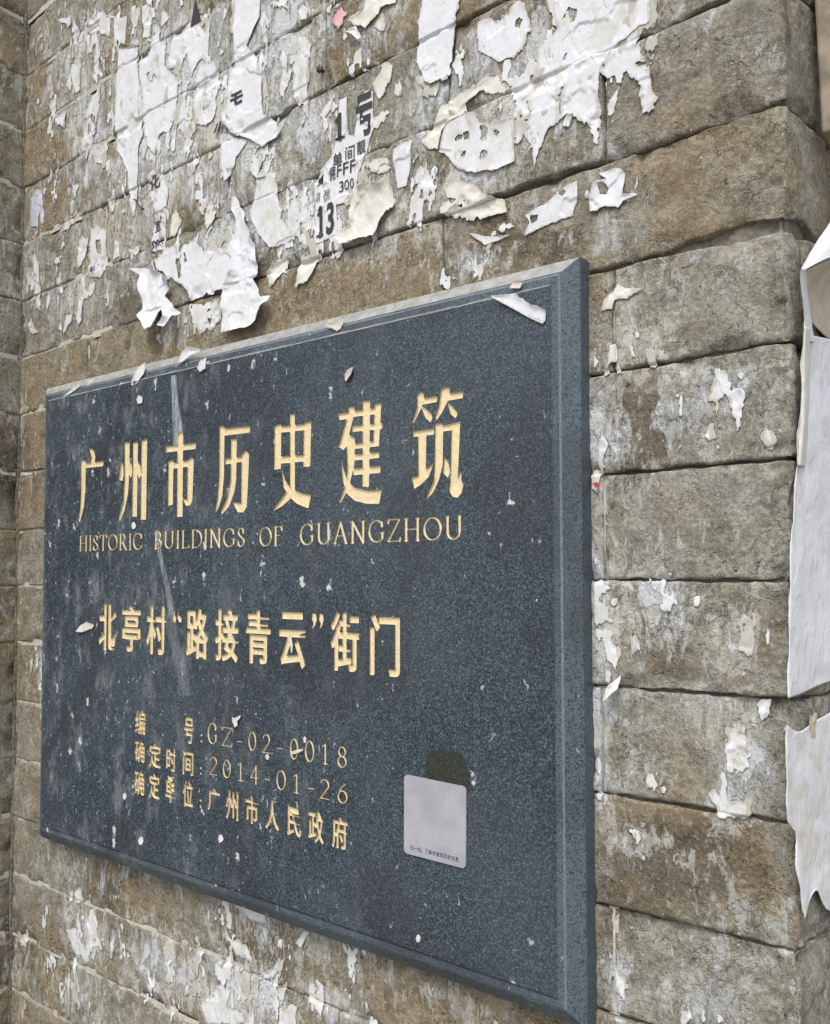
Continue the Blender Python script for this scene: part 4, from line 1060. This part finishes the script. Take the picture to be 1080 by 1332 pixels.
torn('torn_bill', ZS, [(510,300),(560,285),(610,275),(608,298),(560,318),(520,325)], 'tiny cream sliver across the zeros of the plaque code', mat=M_CREAM, plane=FY, lift=.0004, rag=.0002)
torn('torn_bill', ZS, [(605,195),(618,172),(635,195),(628,232),(612,230)], 'tiny cream dot between two zeros of the plaque code', mat=M_CREAM, plane=FY, lift=.0004, rag=.0002)
torn('torn_bill', ZS, [(295,340),(310,320),(330,345),(318,375),(300,362)], 'tiny white dot below the 2 of the plaque code', plane=FY, lift=.0004, rag=.0002)
torn('torn_bill', Z2B, [(318,350),(330,335),(338,370),(335,425),(325,415)], 'thin white fleck over the fifth character of the quoted name', plane=FY, lift=.0004, rag=.0002)
for lab, x_, y_, r_ in (('small round white chip near the foot of the plaque at left', 184, 1094, 4.5), ('oval white chip near the foot of the plaque under the last line', 288, 1091, 4.5),
                        ('pale grey chip low on the plaque near the bottom edge', 545, 1221, 4.5), ('yellowish dot on the right sloping edge of the plaque', 754, 906, 2.5),
                        ('white fleck left of the last line on the plaque', 163, 1036, 3.5), ('pale chip on the plaque near its right inner edge', 699, 782, 4),
                        ('small white fleck under the English line at left', 175, 684, 4.5)):
    th_ = [i * math.pi / 5 for i in range(10)]
    torn('chip', PXV, [(x_ + r_ * math.cos(a) * .75, y_ + r_ * 1.25 * math.sin(a)) for a in th_], lab, 'chip', mat=M_CREAM if 'yellow' in lab else M_WHITE, plane=FY if 'sloping' not in lab else -.0185, lift=.0004, rag=.0014, curl=0)

# thin shreds left by bills torn off long ago: too many to count
def residue():
    fine = .0011
    xs = np.arange(XL + .004, XR - .012, fine); zs = np.arange(-.60, .80, fine)
    X, Z = np.meshgrid(xs, zs); dens = blobsum(RES, X, Z)
    n = .62 * fbm(X * 70, Z * 27, 301, 5) + .38 * fbm(X * 210, Z * 110, 302, 4)
    n = n + .035 * (fbm(X * 700, Z * 420, 303, 2) - .5)
    Fd = (.700 - .235 * dens) - n
    outer = poly_sdf(X, Z, [PW(62, 512), PW(770, 333), PW(770, 1326), PW(54, 1076)])
    Fd = np.maximum(Fd, (.002 - outer) * 50)
    Fd = np.where(dens < .12, 1.0, Fd)
    V, F = iso_mesh(Fd, xs, zs)
    H = surf(V[:, 0], V[:, 1]) + .00035 + .0007 * fbm(V[:, 0] * 120, V[:, 1] * 80, 310, 3)
    th = sstep(.5, .7, fbm(V[:, 0] * 60, V[:, 1] * 30, 311, 3))
    o = mesh_obj('paper_shreds', M3(V[:, 0], V[:, 1], H), F, M_WORN, smooth=True, attrs=dict(thin=th))
    md = o.modifiers.new('thickness', 'SOLIDIFY'); md.thickness = .00015; md.offset = 1
    tag(o, kind='stuff'); print('residue faces', len(F))
residue()

# print on the bills
for ch, x0, x1, y0, y1, bd in (('1', 436.5, 449, 147, 183, .03), ('亏', 464, 485, 122, 176, .035), ('单', 433, 445, 198, 216, .012), ('间', 449, 461, 189, 209, .006), ('靓', 464, 475, 182, 200, .012),
                               ('安', 414, 424, 228, 242, .012), ('佣', 431, 439, 217, 236, .012), ('F', 441, 447, 215, 231, .006), ('F', 449, 456, 212, 228, .006), ('F', 458, 465, 209, 225, .006),
                               ('3', 444, 450, 237, 251, .0), ('0', 451, 457, 235, 248, .0), ('0', 458, 463, 233, 246, .0), ('月', 413, 418, 252, 264, .0), ('租', 424, 432, 248, 260, .0),
                               ('1', 414, 424, 269, 311, .035), ('3', 428, 438, 264, 306, .03)):
    print_on(FL, ch, x0, x1, y0, y1, bd)
print_on(B, 'モ', 301, 317, 120, 137, .04); print_on(B, '〃', 281, 292, 160, 173, .05)
print_on(c_, '▲', 248, 262, -2, 31, 0, name='printed_mark')
print_on(NS, '化', 195, 209, 227, 246, .015); print_on(NS, '宽', 201, 208, 286, 302, .01); print_on(NS, '0', 197, 203, 313, 325, .02); print_on(NS, '9', 203, 207, 311, 323, .02); print_on(NS, '米', 207, 214, 307, 320, .02)
print_on(E_, '利', 116, 122, 346, 358, .01)

# sticker (its square code left out)
st4 = [PW(527, 1007, FY), PW(607.5, 1023, FY), PW(607, 1130, FY), PW(526.8, 1109, FY)]
def lerp2(u, v_):
    a = [(1 - u) * st4[0][k] + u * st4[1][k] for k in (0, 1)]; b = [(1 - u) * st4[3][k] + u * st4[2][k] for k in (0, 1)]
    return a[0] * (1 - v_) + b[0] * v_, a[1] * (1 - v_) + b[1] * v_
rp = []
for cu_, cv_, a0 in ((.06, .055, 180), (.94, .055, 270), (.94, .945, 0), (.06, .945, 90)):
    for i in range(7):
        a = math.radians(a0 + 90 * i / 6); rp.append(lerp2(cu_ + .06 * math.cos(a), cv_ + .055 * math.sin(a)))
V = [(x, FY - .0012, z) for x, z in rp] + [(x, FY - .0001, z) for x, z in rp]; n = len(rp)
F = [list(range(n))] + [[(i + 1) % n, i, n + i, n + (i + 1) % n] for i in range(n)]
M_STK = mat_plain('sticker_plastic', (.33, .33, .365), .45, .09, 60, .0002)
stk = mesh_obj('sticker', V, F, M_STK)
tag(stk, 'pale grey rounded rectangular sticker near the lower right of the plaque', 'sticker')
txt = '扫一扫,了解本建筑历史信息'
M_SINK = mat_plain('sticker_print', (.018, .02, .04), .5, .2, 500)
for i, ch in enumerate(txt):
    V, F = font_glyph(ch, 0.0)
    u0 = .11 + .79 * i / len(txt); u1 = u0 + .79 / len(txt) * .86; v0, v1 = .878, .935
    if ch == ',': v0 = .92; u1 = u0 + .015
    if ch == '一': v0, v1 = .903, .909
    lo_, hi_ = V.min(0), V.max(0)
    pts = [lerp2(u0 + (u1 - u0) * (q[0] - lo_[0]) / (hi_[0] - lo_[0]), v1 - (v1 - v0) * (q[1] - lo_[1]) / (hi_[1] - lo_[1])) for q in V]
    mesh_obj('printed_character', [(x, FY - .0014, z) for x, z in pts], F, M_SINK, stk)
torn('glue_patch', (500, 950, 6.657), [(375,210),(410,180),(500,168),(600,180),(670,215),(712,275),(728,360),(733,480),(745,575),(700,490),(600,460),(385,410),(365,300)], 'dark green mossy glue patch showing above the sticker', 'glue patch',
     mat=mat_plain('green_residue', (.022, .027, .018), .9, .6, 700, .0008), plane=FY, lift=.0001, curl=0, rag=.0016, wr=.0003)

# ------------------------------------------------------------------ things round the right corner
def sheet(name, grid_pts, mat, label=None, cat=None, parent=None, seed=1, amp=.0012, sub=6):
    """smooth sheet through a coarse grid of 3-D points (rows top to bottom)"""
    G = np.array(grid_pts, float); R_, C_ = G.shape[:2]
    vr = np.linspace(0, R_ - 1, (R_ - 1) * sub * 2 + 1); vc = np.linspace(0, C_ - 1, (C_ - 1) * sub + 1)
    def cat_rom(A_, t):
        i = np.clip(np.floor(t).astype(int), 0, len(A_) - 2); f_ = t - i
        p0 = A_[np.maximum(i - 1, 0)]; p1 = A_[i]; p2 = A_[i + 1]; p3 = A_[np.minimum(i + 2, len(A_) - 1)]
        f_ = f_.reshape((-1,) + (1,) * (A_.ndim - 1))
        return .5 * ((2 * p1) + (-p0 + p2) * f_ + (2 * p0 - 5 * p1 + 4 * p2 - p3) * f_ ** 2 + (-p0 + 3 * p1 - 3 * p2 + p3) * f_ ** 3)
    A_ = cat_rom(G, vr); A_ = cat_rom(np.swapaxes(A_, 0, 1), vc); A_ = np.swapaxes(A_, 0, 1)
    S_, T_ = np.meshgrid(vc, vr); nn = (fbm(S_ * 1.5, T_ * 1.2, seed, 4) - .5) * amp * 2
    edge = np.exp(-S_ / .12)
    nn = nn + amp * 1.2 * np.sin(S_ * 2.6 + T_ * .8 + 5 * fbm(T_ * .7, S_ * .5, seed + 9, 2)) * .35
    A_[..., 0] += nn + (fbm(T_ * 2.2, T_ * 0, seed + 4, 4) - .5) * .003 * edge; A_[..., 1] -= nn * .5
    nz, nx = A_.shape[:2]; idx = np.arange(nz * nx).reshape(nz, nx)
    F = np.stack([idx[:-1, :-1], idx[1:, :-1], idx[1:, 1:], idx[:-1, 1:]], -1).reshape(-1, 4).tolist()
    o = mesh_obj(name, A_.reshape(-1, 3), F, mat, parent, smooth=True)
    md = o.modifiers.new('thickness', 'SOLIDIFY'); md.thickness = .0004
    if label: tag(o, label, cat)
    return o
def SP(px_s, z, h):
    """s measured from the corner"""
    return M3(np.array([XR + px_s]), z, h)[0]
# photo y -> height near the corner
def zc(py, px=1032): return PW(px, py)[1]
def SH(px, py, h):
    """point on the splayed face, h above it, seen at photo position (px, py)"""
    r, u, f = _lev(px, py)
    dx = math.sin(AZ) * r - math.cos(AZ) * f; dy = math.cos(AZ) * r + math.sin(AZ) * f
    c_, s_ = math.cos(SPL), math.sin(SPL)
    # XR + s c + h s_ = t dx ; s s_ - h c + DW = t dy
    A_ = np.array([[c_, -dx], [s_, -dy]]); B_ = np.array([-XR - h * s_, h * c_ - DW]); q = np.linalg.solve(A_, B_)
    return (q[1] * dx, q[1] * dy - DW, q[1] * u)
M_POST = make_paper('poster_paper', (.66, .67, .70), (.60, .59, .60), 1.0, .3, .3)
body = [[(1047,432,.0075),(1058,436,.005),(1084,442,.0045),(1118,446,.005)], [(1043,500,.0062),(1056,500,.0042),(1082,500,.004),(1118,500,.004)],
        [(1040,560,.0045),(1055,560,.0036),(1082,560,.0034),(1118,560,.003)], [(1036,620,.0042),(1053,620,.0032),(1080,620,.003),(1118,620,.003)],
        [(1031,690,.0036),(1050,690,.003),(1078,690,.003),(1118,690,.003)], [(1028,760,.0034),(1048,760,.003),(1076,760,.003),(1118,760,.003)],
        [(1027,850,.0032),(1046,850,.003),(1076,850,.003),(1118,850,.003)], [(1025,908,.0032),(1042,903,.003),(1070,890,.003),(1118,872,.003)]]
sh = sheet('hanging_poster', [[SH(*q) for q in r_] for r_ in body], M_POST, 'large white poster folded over at its top, hanging down the right corner', 'poster', seed=5, amp=.0009)
flap = [[(1045,344,.007),(1058,322,.008),(1082,285,.008),(1118,232,.008)], [(1043,349,.012),(1058,334,.015),(1082,312,.017),(1118,280,.017)], [(1045,352,.013),(1059,344,.017),(1082,334,.020),(1118,322,.020)]]
sheet('folded_top', [[SH(*q) for q in r_] for r_ in flap], M_WHITE, parent=sh, seed=9, amp=.0005)
pock = [[(1047,354,.011),(1060,346,.014),(1084,336,.017),(1118,324,.017)], [(1048,385,.006),(1061,383,.0045),(1084,378,.004),(1118,372,.004)], [(1052,412,.006),(1062,425,.0045),(1084,444,.0045),(1118,452,.005)]]
sheet('paper_back_fold', [[SH(*q) for q in r_] for r_ in pock], M_TAN, parent=sh, seed=12, amp=.0003)
rim = [[(1042,349,.0125),(1049,351,.0128)], [(1045,385,.0105),(1052,388,.0085)], [(1048,415,.0085),(1057,424,.0065)], [(1048,440,.008),(1060,446,.0058)]]
sheet('white_rim', [[SH(*q) for q in r_] for r_ in rim], M_WHITE, parent=sh, seed=17, amp=.0003)
ce = [[(1045,425,.0085),(1049,425,.0105),(1054,427,.0070)], [(1042,480,.0072),(1048,480,.0095),(1054,480,.0058)], [(1040,550,.0055),(1046,550,.0078),(1052,550,.0046)], [(1037,606,.0046),(1042,606,.0060),(1048,608,.0042)]]
sheet('curled_edge', [[SH(*q) for q in r_] for r_ in ce], M_CREAM, parent=sh, seed=15, amp=.0003)
low = [[(1023,943,.0028),(1040,952,.0028),(1062,938,.003),(1085,925,.003),(1118,915,.003)], [(1024,1000,.003),(1040,1000,.003),(1062,1000,.003),(1085,1000,.003),(1118,1000,.003)],
       [(1025,1062,.003),(1042,1062,.003),(1064,1062,.003),(1085,1062,.003),(1118,1062,.003)], [(1037,1088,.0032),(1048,1090,.003),(1066,1090,.003),(1086,1090,.003),(1118,1090,.003)],
       [(1037,1125,.0035),(1048,1125,.003),(1066,1125,.003),(1086,1125,.003),(1118,1125,.003)], [(1044,1172,.0035),(1051,1165,.003),(1064,1150,.003),(1084,1160,.003),(1118,1150,.003)], [(1047,1195,.0035),(1052,1180,.003),(1062,1158,.003),(1080,1185,.003),(1118,1170,.003)]]
sheet('pasted_poster', [[SH(*q) for q in r_] for r_ in low], make_paper('poster_paper_low', (.64, .65, .67), (.57, .55, .52), 1.0, .3, .4), 'white poster remnant pasted on the corner bricks below the hanging sheet', 'poster', seed=25, amp=.0006)
st_ = torn('stained_scrap', (1000, 740, 2.25), [(148,460),(165,445),(190,448),(200,520),(175,535),(155,500)], 'brownish stained scrap on the pasted poster below the corner joint', mat=M_TAN, lift=.004, curl=.0005)
torn('torn_bill', (740, 600, 3.176), [(918,98),(930,82),(944,88),(942,120),(930,132),(920,118)], 'white crumpled bit poking out beside the hanging poster', lift=.004, curl=.003, rag=.0004)

# beige board leaning beyond the corner and the rusty hook
bo = M3(np.array([XR + .052]), 0, 0)[0]
v, f = box_mesh(-.004, .05, -.010, .010, .285, .80)
v = np.array(v)
for q in v:
    t_ = (q[2] - .285) / .515; q[0] += bo[0] + .008 - .017 * t_; q[1] += bo[1] - .006
bd = mesh_obj('wooden_board', v, f, mat_plain('beige_painted_wood', (.23, .19, .135), .7, .35, 60))
mb = bd.modifiers.new('bevel', 'BEVEL'); mb.width = .0015; mb.segments = 2
tag(bd, 'beige painted board edge beside the corner bricks at the top right', 'board')
def tube(name, pts, r, mat, seg=10, parent=None, taper=None):
    pts = [Vector(p_) for p_ in pts]; V = []; F = []
    for i, p_ in enumerate(pts):
        d = (pts[min(i + 1, len(pts) - 1)] - pts[max(i - 1, 0)]).normalized(); u = d.cross(Vector((0, 0, 1)) if abs(d.z) < .9 else Vector((0, 1, 0))).normalized(); w_ = d.cross(u)
        rr = r * (taper[i] if taper else 1)
        for k in range(seg):
            a = 2 * math.pi * k / seg; V.append(tuple(p_ + (u * math.cos(a) + w_ * math.sin(a)) * rr))
    for i in range(len(pts) - 1):
        for k in range(seg): F.append([i * seg + k, i * seg + (k + 1) % seg, (i + 1) * seg + (k + 1) % seg, (i + 1) * seg + k])
    F.append(list(range(seg))[::-1]); F.append([len(V) - seg + k for k in range(seg)])
    return mesh_obj(name, V, F, mat, parent, smooth=True)
M_RUST = mat_plain('rusty_iron', (.085, .045, .038), .5, .5, 300, .0006)
hp = [PW(x_, y_) for x_, y_ in ((1024, -6), (1034, 3), (1046, 11), (1053, 16))]
pts = [(x_, -.004 - .006 * i, z_) for i, (x_, z_) in enumerate(hp)] + [(hp[-1][0] + .004, -.030, hp[-1][1] - .001), (hp[-1][0] + .009, -.034, hp[-1][1] + .005)]
hk = tube('iron_hook', [pts[0]] + pts[1:], .0028, M_RUST); tag(hk, 'rusty bent iron hook fixed at the top right corner of the wall', 'hook')
nx_, nz_ = PW(421, 93)
nl = tube('nail', [(nx_, .004, nz_), (nx_, -.004, nz_), (nx_, -.0042, nz_), (nx_, -.0060, nz_)], .0016, M_RUST, taper=[1, 1, 2.2, 2.2]); tag(nl, 'rusty nail head in the joint left of the pink scrap', 'nail')
a_, b_ = PW(177, 260), PW(190, 273)
nl = tube('bent_nail', [(a_[0], .002, a_[1]), (a_[0], -.003, a_[1]), ((a_[0] + b_[0]) / 2, -.0045, (a_[1] + b_[1]) / 2), (b_[0], -.005, b_[1]), (b_[0] + .001, -.005, b_[1] - .0008)], .0006, M_RUST, taper=[1, 1, 1, 1.2, 2.6])
tag(nl, 'thin dark bent nail slanting down beside the long paper tail at left', 'nail')
print('bricks', nb, 'glyphs', len(GLYPHS), 'papers', ND[0])
